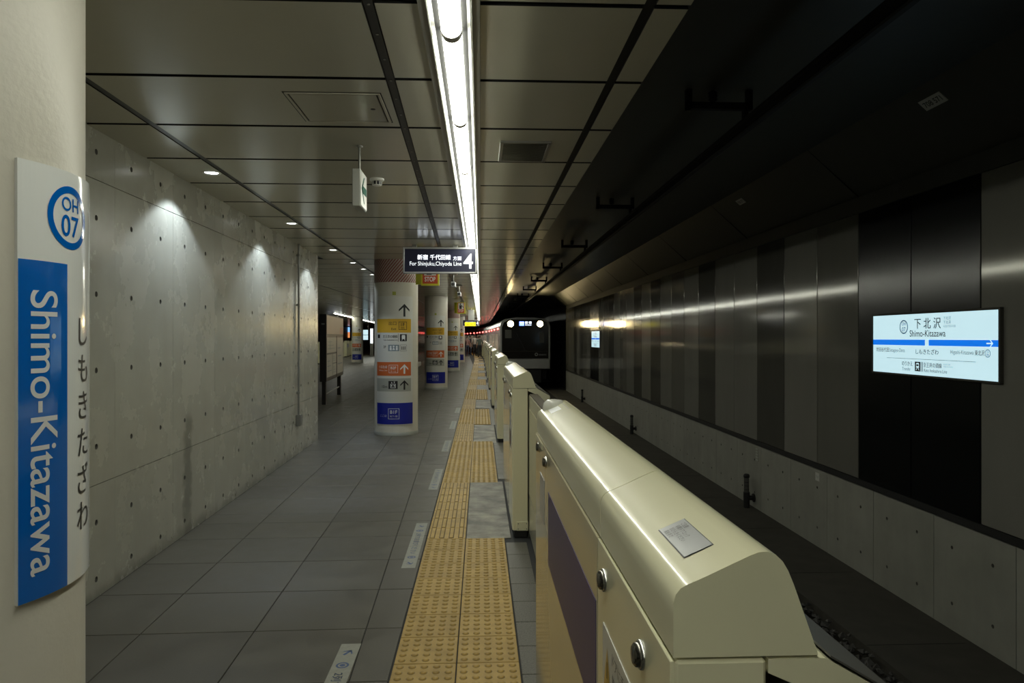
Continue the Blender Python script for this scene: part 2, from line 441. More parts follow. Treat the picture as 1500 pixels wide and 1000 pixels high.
# floor stickers
def sticker(x0, x1, y0, y1, label, two):
    t = empty('floor_sticker', ((x0+x1)/2, (y0+y1)/2, 0), 0, label, 'floor sticker', 'queue stickers along the yellow tactile strip')
    hw, hl = (x1-x0)/2, (y1-y0)/2
    MB().bbox(-hw, hw, -hl, hl, .0002, .0012, .0004).build('sheet', M_sticker, t)
    P = Print(lambda x, yv: (yv, -x, .0016))       # reads towards the camera, letters upright towards the track
    s = hw*1.25
    P.put(shape_arrow(-hl+.10, 0, s*1.0, radians(150) if not two else radians(30), .22))
    P.put(shape_ring(-hl+.235, 0, s*.5, s*.34, 24)); P.put(shape_disc(-hl+.235, 0, s*.22, 12))
    P.put(glyphs('2列でお並びください', s*.85, .012, hl*2-.62, 'C', 'C'), 0, 0)
    P.put(shape_ring(hl-.235, 0, s*.5, s*.34, 24)); P.put(shape_disc(hl-.235, 0, s*.22, 12))
    P.put(shape_arrow(hl-.10, 0, s*1.0, radians(30), .22))
    P.build('lettering', M_stickink, t)
sticker(-.697, -.599, 2.45, 3.60, 'worn white floor sticker nearest the camera, with blue arrow and ring', False)
for (a, b), nm in zip([(4.765, 5.915), (7.21, 8.33), (9.62, 10.64), (12.0, 13.1), (14.5, 15.6)], ['second', 'third', 'fourth', 'fifth', 'sixth']):
    sticker(-.53, -.437, a, b, 'white queue floor sticker with blue lettering, %s from the camera, beside yellow tactile strip' % nm, True)

# ================================================================== LEFT CONCRETE WALL
WY0, WY1 = -30.0, 10.55
def wpt(y, z, off=0): return (wallx(y)+off, y, z)
wl = MB()
wl.prism([(wallx(WY0)-.012, WY0), (wallx(WY1)-.012, WY1), (wallx(WY1)-5, WY1), (wallx(WY0)-5, WY0)][::-1], 0, H+.6)
wl = wl.build('wall_left', M_conc_dark); tag(wl, kind='structure')
def form_panel(wid, cells_z, z0, z1, holes=True, gap=.0022, nh=2, hr=.0175):
    """concrete form panel in local (u along wall, z up), with conical tie holes; face at 0, normal +n"""
    mb = MB(); th = .012
    def P(u, z, n): return (n, u, z)
    us = [gap+(wid-2*gap)*i/nh for i in range(nh+1)]
    zs = cells_z[:]; zs[0] += gap; zs[-1] -= gap
    for i in range(nh):
        for j in range(len(zs)-1):
            u0, u1, a, b = us[i], us[i+1], zs[j], zs[j+1]
            uc, zc = (i+.5)*wid/nh, (cells_z[j]+cells_z[j+1])/2
            if not holes or b-a < .12:
                mb.add([P(u0, a, 0), P(u1, a, 0), P(u1, b, 0), P(u0, b, 0)], [(0, 1, 2, 3)]); continue
            n = 12
            sq = []
            for k in range(n):
                an = 2*pi*k/n+pi/4; cx, cz = cos(an), sin(an); m = max(abs(cx), abs(cz))
                du = (u1-uc) if cx > 0 else (uc-u0); dz = (b-zc) if cz > 0 else (zc-a)
                sq.append((uc+cx/m*du, zc+cz/m*dz))
            rim = [(uc+cos(2*pi*k/n+pi/4)*hr, zc+sin(2*pi*k/n+pi/4)*hr) for k in range(n)]
            inn = [(uc+cos(2*pi*k/n+pi/4)*hr*.7, zc+sin(2*pi*k/n+pi/4)*hr*.7) for k in range(n)]
            v = [P(*q, 0) for q in sq]+[P(*q, 0) for q in rim]+[P(*q, -.02) for q in inn]
            mb.add(v, [(k, (k+1) % n, n+(k+1) % n, n+k) for k in range(n)])
            mb.add(v[n:], [(k, (k+1) % n, n+(k+1) % n, n+k) for k in range(n)]+[tuple(range(n, 2*n))], mi=1)
    a, b = z0+gap, z1-gap
    for (u, w_) in ((gap, wid-gap),):
        mb.add([P(u, a, 0), P(u, b, 0), P(u, b, -th), P(u, a, -th)], [(0, 1, 2, 3)])
        mb.add([P(w_, a, 0), P(w_, b, 0), P(w_, b, -th), P(w_, a, -th)], [(3, 2, 1, 0)])
        mb.add([P(u, a, 0), P(w_, a, 0), P(w_, a, -th), P(u, a, -th)], [(3, 2, 1, 0)])
        mb.add([P(u, b, 0), P(w_, b, 0), P(w_, b, -th), P(u, b, -th)], [(0, 1, 2, 3)])
    return mb
ang = atan(.0276)
protos = {}
for nm, cz in (('low', [0, .225, .67]), ('mid', [.67, 1.12, 1.57, 2.02, 2.47]), ('top', [2.47, 2.80])):
    protos[nm] = form_panel(.9, cz, cz[0], cz[-1]).build('concrete_panel', [M_conc, M_hole], wl)
ys = 3.62
first = True
yb = [3.62+.897*k for k in range(-5, 8) if k < 8]
for yy in yb:
    for nm in protos:
        o = protos[nm] if first else link('concrete_panel', protos[nm].data, wl)
        o.location = (wallx(yy), yy, 0); o.rotation_euler = (0, 0, ang)
    first = False
# dark stain running down the concrete near the floor
# conduit with junction box
cx_, cy_ = wallx(9.42), 9.42
t = empty('conduit', (cx_, cy_, 0), ang, 'thin grey vertical conduit with junction box on the concrete wall', 'pipe')
MB().cyl((.025, 0, .52), .013, H-.52, n=12).build('pipe', M_grey, t)
MB().bbox(.002, .06, -.055, .055, .38, .53, .005).build('junction_box', M_grey, t)
for z in (.8, 1.95, 2.6): MB().bbox(.0, .042, -.024, .024, z, z+.03, .002).build('clip', M_grey, t)

# ================================================================== CEILING
def slotL(y): return -1.876-.0153*(min(y, 14)-3.37)
def slotM(y): return -.413-.020*(min(y, 12)-2.62)
LX0, LX1 = -.225, -.008
def cedge(y): return .775+bend(y)
ce = MB().box(-16, .77, -30, 100, H+.012, H+.25)
ce = ce.build('ceiling', M_black); tag(ce, kind='structure')
PITCH = .7835; CY0 = 2.605-PITCH*41
farc = MB(); nC = 0
def slabdown(mb, p, z0=H, z1=H+.010):
    n = len(p)
    v = [(q[0], q[1], z0) for q in p]+[(q[0], q[1], z1) for q in p]
    mb.add(v, [tuple(range(n))[::-1]]); mb.add(v, [(i, (i+1) % n, n+(i+1) % n, n+i) for i in range(n)], mi=1)
r = 0
COLS = [(wallx, slotL, .0, .022), (slotL, slotM, .022, .024), (slotM, lambda y: LX0-.007+bend(y), .024, .0),
        (lambda y: LX1+.007+bend(y), lambda y: .625+bend(y), .0, .022), (lambda y: .625+bend(y), cedge, .022, 0)]
while True:
    y0 = CY0+r*PITCH; y1 = y0+PITCH; r += 1
    if y0 > 92: break
    a, b = y0+.017, y1-.017
    for ci, (fa, fb, ga, gb) in enumerate(COLS):
        if ci == 0 and a > 10.5:
            fa = lambda y: slotL(y)-1.7
        p = [(fa(a)+ga, a), (fb(a)-gb, a), (fb(b)-gb, b), (fa(b)+ga, b)]
        if -1.5 < y0 < 42 and nC < 280:
            mb = MB(); slabdown(mb, p); mb.build('ceiling_panel', [M_ceil, M_black], ce); nC += 1
        else: slabdown(farc, p)
    if a > 10.5:
        for k in range(6):
            x1 = slotL(y0)-1.74-k*1.74; slabdown(farc, [(x1-1.70, a), (x1, a), (x1, b), (x1-1.70, b)])
tag(farc.build('distant_ceiling_panels', [M_ceil, M_black], ce), kind='stuff')
# black rails in the long slots
for fn in (slotL, slotM):
    mb = MB()
    for i in range(0, 40):
        ya, yb_ = -30+i*3, -27+i*3
        mb.prism([(fn(ya)-.018, ya), (fn(ya)+.018, ya), (fn(yb_)+.018, yb_), (fn(yb_)-.018, yb_)], H+.004, H+.012)
    mb.build('slot_rail', M_slot, ce)
mb = MB()
y = 1.6
while y < 16:
    x = slotM(y); mb.cyl((x, y, H+.001), .006, .004, n=8); y += .26
mb.build('rail_screws', M_grey, ce)['kind'] = 'stuff'
# fascia over the platform edge
fa = MB()
for i in range(31):
    a, b = -30+i*4, -26+i*4
    fa.prism([(cedge(a)-.03, a), (cedge(a)-.001, a), (cedge(b)-.001, b), (cedge(b)-.03, b)], H+.012, 3.8)
tag(fa.build('trim_1', M_pd), kind='structure')

# ------------------------------------------------------------------ fluorescent strip
def strip(x0, x1, ya, yb_, label, bendf, slope=0, nseg=1.17, y_off=0):
    t = empty('light_strip', ((x0+x1)/2, ya, H), 0, label, 'ceiling light')
    w_ = (x1-x0)/2; xc = (x0+x1)/2
    n = int((yb_-ya)/nseg)
    fr, rf, lip = MB(), MB(), MB()
    tubes = []
    tm = None
    for i in range(n):
        a, b = i*nseg, (i+1)*nseg
        sa, sb = bendf(ya+a)+slope*a, bendf(ya+b)+slope*b
        for s in (-1, 1):
            q = lambda u, v, aa, ss: (u*s+ss, aa)
            A = [(s*(w_-.012)+sa, a), (s*(w_+.018)+sa, a), (s*(w_+.018)+sb, b), (s*(w_-.012)+sb, b)]
            fr.prism(A if s > 0 else A[::-1], -.006, .028)
            A = [(s*(w_-.018)+sa, a), (s*(w_-.0125)+sa, a), (s*(w_-.0125)+sb, b), (s*(w_-.018)+sb, b)]
            lip.prism(A if s > 0 else A[::-1], -.010, .028)
        rf.add([(-w_+.02+sa, a, .0), (-.055+sa, a, .022), (.055+sa, a, .022), (w_-.02+sa, a, .0),
                (-w_+.02+sb, b, .0), (-.055+sb, b, .022), (.055+sb, b, .022), (w_-.02+sb, b, .0)], [(0, 1, 5, 4), (1, 2, 6, 5), (2, 3, 7, 6)])
        r_ = .041; k = 12
        def half(mb, y0, y1, rr, s0, s1, drop=0):
            v = []
            for (yy, ss) in ((y0, s0), (y1, s1)):
                v += [(ss-cos(pi*j/k)*rr, yy, .008-sin(pi*j/k)*rr-drop) for j in range(k+1)]
            mb.add(v, [(j, j+1, k+2+j, k+1+j) for j in range(k)], True)
            mb.add(v, [tuple(range(k+1))[::-1], tuple(range(k+1, 2*k+2))])
        mb = MB(); half(mb, a+.02, b-.02, r_, sa, sb); tb = mb.build('tube', M_tube, t)
        mb = MB(); half(mb, b-.024, b+.024, r_*1.03, sb, sb); mb.build('tube_collar', M_cap, t)
    fr.build('frame', M_grey, t); rf.build('reflector', M_refl, t); lip.build('lip', M_white, t)
    return t
strip(LX0+.012, LX1-.012, 2.86-1.17*26, 66, 'long fluorescent light strip running down the ceiling above the platform', bend)
strip(-7.5, -7.3, 36.5, 62, 'fluorescent light strip over the opposite platform edge, far left', lambda y: 0, -.06)

# ------------------------------------------------------------------ downlights
def downlight(x, y, label, proto=None, lamp=True):
    if proto is None:
        t = empty('downlight', (x, y, H), 0, label, 'downlight', 'recessed downlights beside the concrete wall')
        MB().lathe([(.050, -.001), (.064, -.007), (.068, -.002), (.068, .01)], n=32).build('ring', M_white, t)
        MB().lathe([(.0001, .0), (.048, .0)], n=32).build('lens', M_dl, t)
    else:
        t = dup(proto, (x, y, H), 0, label)
    return t
DL = [(-2.001, 5.38), (-2.03, 7.726), (-2.065, 10.054), (-2.092, 11.75), (-2.105, 12.85), (-2.115, 13.95)]
names = ['nearest', 'second nearest', 'third nearest', 'fourth nearest', 'fifth nearest', 'sixth nearest']
p0 = None
for (x, y), nm in zip([(-1.94, 3.04)]+DL, ['overhead near']+names):
    o = downlight(x, y, 'round recessed downlight in the ceiling above the concrete wall, %s' % nm, p0); p0 = p0 or o
for i in range(12):
    o = dup(p0, (-4.97-.01*i, 22.3+1.12*i, H), 0, 'small round downlight in the far row over the hall, %s from left' % ['first', 'second', 'third', 'fourth', 'fifth', 'sixth', 'seventh', 'eighth', 'ninth', 'tenth', 'eleventh', 'twelfth'][i]); o['group'] = 'far row of downlights over the hall'
def spot(x, y, z, W, col, size, blend, rot, rad=.03):
    ld = bpy.data.lights.new('lamp_beam', 'SPOT'); ld.energy = W; ld.color = col; ld.spot_size = size; ld.spot_blend = blend; ld.shadow_soft_size = rad
    o = bpy.data.objects.new('lamp_beam', ld); COL.objects.link(o); o.location = (x, y, z); o.rotation_euler = rot
    return o
for i, (x, y) in enumerate([(-1.94, 3.04)]+DL):
    if i == 0: continue
    spot(x, y, H-.012, DOWN*(1 if i < 4 else .7), (.74, .86, 1.0), radians(114), .22, (0, 0, 0))
for i in range(0, 12, 2): spot(-4.97-.01*i, 22.3+1.12*i, H-.012, 14, (.9, .95, 1.0), radians(120), .5, (0, 0, 0))

# ------------------------------------------------------------------ things on the ceiling
t = empty('access_hatch', (-.745, 3.83, H), 0, 'flush square ceiling access hatch with small round lock', 'hatch')
mb = MB(); a, b = .235, .228
for s in (-1, 1):
    mb.box(s*.232-.006, s*.232+.006, -.235, .235, -.006, .002); mb.box(-.235, .235, s*.232-.006, s*.232+.006, -.006, .002)
mb.build('frame', M_ceil, t)
mb = MB()
for s in (-1, 1):
    mb.box(s*.221-.003, s*.221+.003, -.225, .225, -.0015, .001); mb.box(-.225, .225, s*.221-.003, s*.221+.003, -.0015, .001)
    mb.box(s*.243-.003, s*.243+.003, -.246, .246, -.0015, .001); mb.box(-.246, .246, s*.243-.003, s*.243+.003, -.0015, .001)
mb.build('gap', M_black, t)
MB().bbox(-.217, .217, -.217, .217, -.004, .001, .001).build('door', M_ceil, t)
MB().lathe([(.0001, -.007), (.012, -.007), (.014, -.003)], (.17, .0, 0), n=16).build('lock', M_bronze, t)

t = empty('air_vent', (.283, 4.665, H), 0, 'dark louvred air vent in the ceiling right of the light strip', 'vent')
MB().box(-.145, .145, -.225, .225, -.004, -.002).build('backing', M_black, t)
mb = MB()
for s in (-1, 1):
    mb.bbox(s*.150-.011, s*.150+.011, -.242, .242, -.012, .0, .002); mb.bbox(-.16, .16, s*.232-.011, s*.232+.011, -.012, .0, .002)
mb.build('frame', M_grey, t)
for i in range(14):
    MB().prism([(-.215+i*.0325, -.004), (-.207+i*.0325, -.004), (-.192+i*.0325, -.011), (-.200+i*.0325, -.011)], -.142, .142, axis='x').build('slat', M_pd, t)

t = empty('smoke_detector', (-.80, 5.53, H), 0, 'round white smoke detector on the ceiling by the hanging exit sign', 'smoke detector')
MB().lathe([(.055, 0), (.055, -.012), (.048, -.018), (.040, -.02)], n=32).build('base', M_white, t)
MB().lathe([(.034, -.02), (.034, -.040), (.028, -.047), (.0001, -.048)], n=24).build('chamber', M_ink, t)
mb = MB()
for i in range(8):
    a = 2*pi*i/8; mb.cyl((cos(a)*.035, sin(a)*.035, -.047), .003, .028, n=6)
mb.lathe([(.036, -.047), (.036, -.051), (.012, -.054), (.0001, -.054)], n=24); mb.build('cage', M_white, t)

t = empty('exit_sign', (-.775, 4.585, H), 0, 'small white hanging exit sign box with green arrow on a thin rod', 'sign')
MB().cyl((0, 0, -.172), .0075, .172, n=12).build('rod', M_grey, t)
MB().lathe([(.022, 0), (.022, -.006), (.009, -.012)], n=20).build('rod_cap', M_grey, t)
MB().bbox(-.026, .026, -.115, .115, -.405, -.170, .004).build('case', M_lgrey, t)
MB().bbox(.0255, .029, -.108, .108, -.398, -.178, .001).build('face', M_signw2, t)
P = Print(lambda x, yv: (.0297, x, -.288+yv))
P.put(shape_arrow(.0, 0, .19, pi, .26)); P.build('arrow', M_green, t)
P = Print(lambda x, yv: (x, -.1157, -.288+yv))
for i in range(4): P.put(shape_rect(-.012, -.09+i*.017, .012, -.083+i*.017))
P.build('rating_label', M_lgrey, t)

def platform_sign(loc, label):
    t = empty('platform_sign', loc, 0, label, 'sign', 'navy platform 4 signs')
    W, Hh = .975, .345
    mb = MB(); f = .022
    mb.bbox(-W/2, W/2, 0, .12, -Hh, -Hh+f, .003); mb.bbox(-W/2, W/2, 0, .12, -f, 0, .003)
    mb.bbox(-W/2, -W/2+f, 0, .12, -Hh, 0, .003); mb.bbox(W/2-f, W/2, 0, .12, -Hh, 0, .003)
    mb.build('frame', M_silver, t)
    MB().box(-W/2+f, W/2-f, .012, .11, -Hh+f, -f).build('face', M_navy, t)
    P = Print(lambda x, yv: (-W/2+x*W, .0105, yv*Hh-Hh))
    def T(s, x0, x1, y, cap, bold=0): # glyphs squeezed to fractions of the sign
        v, f_ = glyphs(s, 1, bold)
        mx = max(p[0] for p in v); my = max(p[1] for p in v); mn = min(p[1] for p in v)
        P.put(([(x0+p[0]/mx*(x1-x0), y+p[1]/ (my)*cap) for p in v], f_))
    T('新宿', .195, .335, .54, .18, .010); T('千代田線', .365, .645, .54, .18, .010); T('方面', .675, .79, .52, .14, .006)
    T('For Shinjuku,Chiyoda Line', .092, .79, .305, .15, .008)
    T('4', .815, .945, .20, .56, .012)
    P.build('lettering', M_ledw, t)
    mb = MB()
    for s in (-.34, .2): mb.bbox(s-.03, s+.03, .03, .09, -.001, H-loc[2]+.001, .002)
    mb.build('bracket', M_grey, t)
    return t
platform_sign((-.535, 9.40, H-.036), 'navy hanging sign with large white 4 nearest the camera below the light strip')
platform_sign((-.56, 42, H-.2), 'small distant navy platform sign with a 4 beyond the columns')
o = platform_sign((-8.2, 40, H-.15), 'dark hanging sign with white letters over the opposite platform, far left')

def stop_sign(loc, label):
    t = empty('stop_sign', loc, 0, label, 'sign', 'red and yellow stop signs')
    MB().bbox(-.14, .14, 0, .05, -.39, 0, .004).build('case', M_yellowbox, t)
    MB().box(-.115, .115, -.002, .01, -.36, -.02).build('face', M_stopred, t)
    P = Print(lambda x, yv: (x, -.0035, yv)); P.put(glyphs('STOP', .1, .012, .165, 'C'), 0, -.325); P.build('lettering', M_whitep, t)
    P = Print(lambda x, yv: (x, -.0035, yv)); P.put(shape_rect(-.09, -.235, .09, -.03)); P.build('picture', M_signw2, t)
    P = Print(lambda x, yv: (x, -.005, yv))
    P.put(shape_disc(-.02, -.065, .024)); P.put(shape_poly([(-.055, -.225), (.025, -.225), (.02, -.1), (-.06, -.1)]))
    P.put(shape_poly([(.02, -.13), (.085, -.19), (.085, -.165), (.02, -.1)])); P.build('figure', M_ink, t)
    mb = MB(); mb.prism([(-.14, .0), (-.14, .05), (-.225, .11), (-.225, .06)], -.37, -.01); mb.build('side_flap', M_yellowbox, t)
    mb = MB(); mb.box(-.03, .03, .015, .035, 0, H-loc[2]); mb.build('bracket', M_grey, t)
    return t
M_yellowbox = mat('yellow_box', (.50, .47, .03), .4); M_stopred = mat('stop_red', (.42, .06, .02), .4)
stop_sign((-.775, 10.95, 2.725), 'yellow and red STOP sign hanging behind the platform 4 sign')
stop_sign((-.66, 24.0, 2.725), 'distant yellow and red stop sign beside the second signed column')

def camera_unit(loc, label):
    t = empty('security_camera', loc, 0, label, 'camera', 'ceiling security cameras')
    MB().bbox(-.07, .07, -.05, .05, -.03, 0, .005).build('mount', M_pd, t)
    MB().cyl((0, 0, -.18), .012, .15, n=12).build('stem', M_grey, t)
    MB().bbox(-.045, .045, -.14, .10, -.27, -.17, .012).build('housing', M_silver, t)
    MB().cyl((0, -.152, -.22), .03, .014, axis='y', n=16).build('lens', M_ink, t)
camera_unit((-.52, 13.6, H), 'grey security camera hung from the ceiling, nearer of the two')
camera_unit((-.50, 16.6, H), 'grey security camera hung from the ceiling, farther of the two')
t = empty('hanging_box', (-.40, 30, H), 0, 'plain white box hanging from the ceiling by the far light strip', 'box')
MB().bbox(-.125, .125, 0, .14, -.50, -.06, .008).build('case', M_signw2, t); MB().cyl((0, .07, -.07), .014, .07, n=12).build('rod', M_grey, t)
t = empty('yellow_sign', (-.58, 40, H), 0, 'lit yellow exit sign hanging far down the platform', 'sign')
MB().bbox(-.32, .32, 0, .1, -.60, -.36, .006).build('case', M_grey, t)
MB().box(-.305, .305, -.004, .02, -.588, -.372).build('face', M_lityellow, t)
P = Print(lambda x, yv: (x, -.006, -.53+yv)); P.put(glyphs('出口 Exit', .1, .01, .4, 'C')); P.put(shape_arrow(.25, .04, .1, pi/2, .2)); P.build('lettering', M_ink, t)
mb = MB(); mb.cyl((-.25, .05, -.37), .01, .37, n=10); mb.cyl((.25, .05, -.37), .01, .37, n=10); mb.build('rod', M_grey, t)

# ================================================================== COLUMNS
CR = .345
def colpt(phi, z, r): return (sin(phi)*r, -cos(phi)*r, z)       # phi measured from -Y towards +X
def column_body(t):
    MB().lathe([(CR+.001, 0), (CR+.001, .012), (CR, .014), (CR, H-.001)], n=96).build('shaft', M_col, t)
    MB().lathe([(CR+.004, .0), (CR+.004, .05), (CR, .053)], n=96).build('base_ring', M_lgrey, t)
def curved(mb, p0, p1, z0, z1, r0, r1, n=24, mi=0):
    v = []
    for i in range(n+1):
        p = p0+(p1-p0)*i/n
        v += [colpt(p, z0, r0), colpt(p, z0, r1), colpt(p, z1, r1), colpt(p, z1, r0)]
    f = []
    for i in range(n):
        a, b = i*4, (i+1)*4
        f += [(a+1, b+1, b+2, a+2), (a+2, b+2, b+3, a+3), (b, b+1, a+1, a), (b+3, b, a, a+3)]
    mb.add(v, f, False, mi); mb.add(v, [(0, 1, 2, 3), (n*4+3, n*4+2, n*4+1, n*4)], False, mi)
    # smooth outer skin
    return mb
def wrapfn(r, c=0):                                               # x in metres along the girth
    f = lambda x, y: colpt(c+x/CR, y, r)
    f.step = .02
    return f
def head_band(t):
    mb = MB(); n = 94; z0, z1 = 2.405, H-.002; rows_ = 6; sh = .85
    for j in range(rows_):
        for i in range(n):
            a0 = 2*pi*i/n; a1 = 2*pi*(i+1)/n; s0 = sh*j/rows_; s1 = sh*(j+1)/rows_
            za, zb = z0+(z1-z0)*j/rows_, z0+(z1-z0)*(j+1)/rows_
            mb.add([colpt(a0+s0, za, CR+.004), colpt(a1+s0, za, CR+.004), colpt(a1+s1, zb, CR+.004), colpt(a0+s1, zb, CR+.004)], [(0, 1, 2, 3)], False, i % 2)
    mb.build('striped_band', [M_red, M_stripe], t)
def directory(t):
    A0, A1 = radians(-52), radians(53.5)
    MBs = MB(); curved(MBs, A0, A1, .17, 2.185, CR-.002, CR+.006, 30); MBs.build('sign_panel', M_signw2, t)
    a1 = radians(47)
    def band(nm, za, zb, m, pe=a1): curved(MB(), A0+.012, pe, za, zb, CR+.004, CR+.0075, 26).build(nm, m, t)
    band('yellow_band', 1.615, 1.83, M_yellow); band('orange_band', .94, 1.155, M_orange); band('grey_band', .695, .90, M_lgrey)
    band('blue_band', .182, .515, M_navyb, A1-.008)
    R = CR+.0087
    K = Print(wrapfn(R)); Wt = Print(wrapfn(R)); G = Print(wrapfn(R)); K2 = Print(wrapfn(R+.001))
    K.put(shape_arrow(.165, 1.965, .20, pi/2, .16))
    K.put(glyphs('出口', .065, .006, None, 'R'), .04, 1.735); K.put(glyphs('Exit', .05, .006, None, 'R'), .04, 1.655)
    K.put(shape_frame(.075, 1.66, .205, 1.785, .007)); K.put(glyphs('1F', .075, .012, None, 'C'), .14, 1.715); K.put(glyphs('改札', .034, .004, None, 'C'), .14, 1.675)
    K.put(glyphs('京王井の頭線', .052, .006, .235, 'R'), .06, 1.535); K.put(glyphs('Keio Inokashira Line', .03, .002, .22, 'R'), .06, 1.49)
    K.put(shape_rect(.068, 1.475, .073, 1.60)); K.put(shape_rect(.095, 1.48, .205, 1.59))
    K.put(shape_rect(-.285, 1.53, -.235, 1.585))
    W0 = Print(wrapfn(R+.001)); W0.put(shape_train(.15, 1.535, .10))
    K.put(glyphs('2F', .05, .008, None, 'R'), -.12, 1.375)
    G.put(shape_rect(-.085, 1.325, .085, 1.425))
    W0.put(shape_disc(-.045, 1.395, .014, 12)); W0.put(shape_rect(-.06, 1.34, -.03, 1.38)); W0.put(shape_disc(.0, 1.40, .013, 12)); W0.put(shape_poly([(-.02, 1.345), (.02, 1.345), (.0, 1.39)]))
    W0.put(shape_disc(.047, 1.395, .014, 12)); W0.put(shape_rect(.035, 1.34, .06, 1.38))
    K.put(shape_frame(.10, 1.325, .20, 1.425, .003)); K.put(shape_rect(.12, 1.345, .13, 1.40)); K.put(shape_rect(.145, 1.345, .155, 1.40)); K.put(shape_rect(.17, 1.345, .18, 1.40))
    Wt.put(shape_arrow(.165, 1.045, .15, pi/2, .18)); Wt.put(shape_frame(-.075, .985, .065, 1.11, .005)); Wt.put(glyphs('B2F', .058, .010, None, 'C'), -.005, 1.045); Wt.put(glyphs('ホーム', .03, .003, None, 'C'), -.005, 1.0)
    Wt.put(glyphs('小田急線', .048, .004, .16, 'R'), -.10, 1.06); Wt.put(glyphs('Odakyu Line', .03, .002, .16, 'R'), -.10, 1.015)
    K.put(shape_arrow(.165, .795, .15, pi/2, .18)); K.put(shape_rect(-.08, .735, .06, .86)); K.put(glyphs('10m', .06, .004, None, 'R'), -.10, .75)
    W0.put(shape_frame(-.05, .75, .03, .815, .008)); W0.put(shape_disc(-.03, .785, .011, 10)); W0.put(shape_disc(.01, .785, .011, 10)); W0.put(shape_poly([(-.04, .825), (-.02, .825), (-.03, .85)])); W0.put(shape_poly([(.0, .85), (.01, .825), (.02, .85)]))
    Wt.put(shape_frame(-.085, .265, .085, .43, .006)); Wt.put(glyphs('B1F', .075, .014, None, 'C'), 0, .35); Wt.put(glyphs('地下1階', .034, .003, None, 'C'), 0, .295); Wt.put(glyphs('ここは', .042, .003, None, 'R'), -.11, .30)
    K.build('black_lettering', M_ink, t); G.build('grey_tile', M_greyink, t); Wt.build('white_lettering', M_whitep, t); W0.build('pictograms', M_whitep, t)
    MB2 = MB(); curved(MB2, -.06, .10, 2.20, 2.255, CR, CR+.004, 6); MB2.build('number_plate', mat('lime_plate', (.33, .36, .06), .4), t)
def name_board(t, c):
    """curved station name board centred on angle c"""
    R = CR+.010
    z0, z1 = .92, 1.955
    wd = .158                                   # half width along the girth
    mb = MB(); curved(mb, c-wd/CR, c+wd/CR, z0, z1, CR-.001, R, 30); o = mb.build('board', M_signw, t)
    F = wrapfn(R+.0012, c); F2 = wrapfn(R+.0022, c)
    n = 12; B = Print(F)
    xs = [-wd+.001+(wd-.020-.001)*i/n for i in range(n+1)]
    for i in range(n): B.put(shape_rect(xs[i], z0+.001, xs[i+1], 1.7225))
    B.put(shape_ring(-.006, 1.84, .079, .062, 64))
    B.put(glyphs('OH', .048, .008, None, 'C'), -.005, 1.857); B.put(glyphs('07', .074, .010, None, 'C'), -.005, 1.794)
    B.build('blue_print', M_blue, t)
    v, f = glyphs('Shimo-Kitazawa', .104, .008); L = max(p[0] for p in v)
    Wp = Print(F2); Wp.put(([(p[0]*.675/L, p[1]) for p in v], f), -.128, 1.652, -pi/2); Wp.build('white_lettering', M_whitep, t)
    K = Print(F)
    for i, ch in enumerate('しもきたざわ'):
        K.put(glyphs(ch, .085, .006, None, 'C', 'C'), .062, 1.555-i*.0955)
    K.build('black_lettering', M_ink, t)
t = empty('column', (-1.388, 1.837, 0), 0, 'large cream column at the left edge with a blue and white station name board', 'column', 'cream platform columns')
column_body(t); name_board(t, radians(91))
COLS2 = [((-1.355, 11.5), 'cream column nearest ahead with a directory sign and red striped head band'),
         ((-1.335, 21.4), 'second directory column ahead, plain headed, behind the striped column'),
         ((-1.28, 32.3), 'third directory column ahead, partly hidden, with a blue board at its side'),
         ((-1.30, 43.0), 'fourth directory column ahead, mostly hidden behind nearer columns'),
         ((-1.55, 54.0), 'fifth directory column ahead, a sliver near the waiting people'),
         ((-7.56, 44.0), 'lone cream directory column across the hall left of the striped column')]
cp = None
for i, ((x, y), lb) in enumerate(COLS2):
    if i == 0:
        t = empty('column', (x, y, 0), 0, lb, 'column', 'cream platform columns'); column_body(t); directory(t); cp = t
        first_col = t
    else:
        t = dup(cp, (x, y, 0), 0, lb)
    if i == 2: name_board(t, radians(100)); head_band(t)
head_band(first_col)

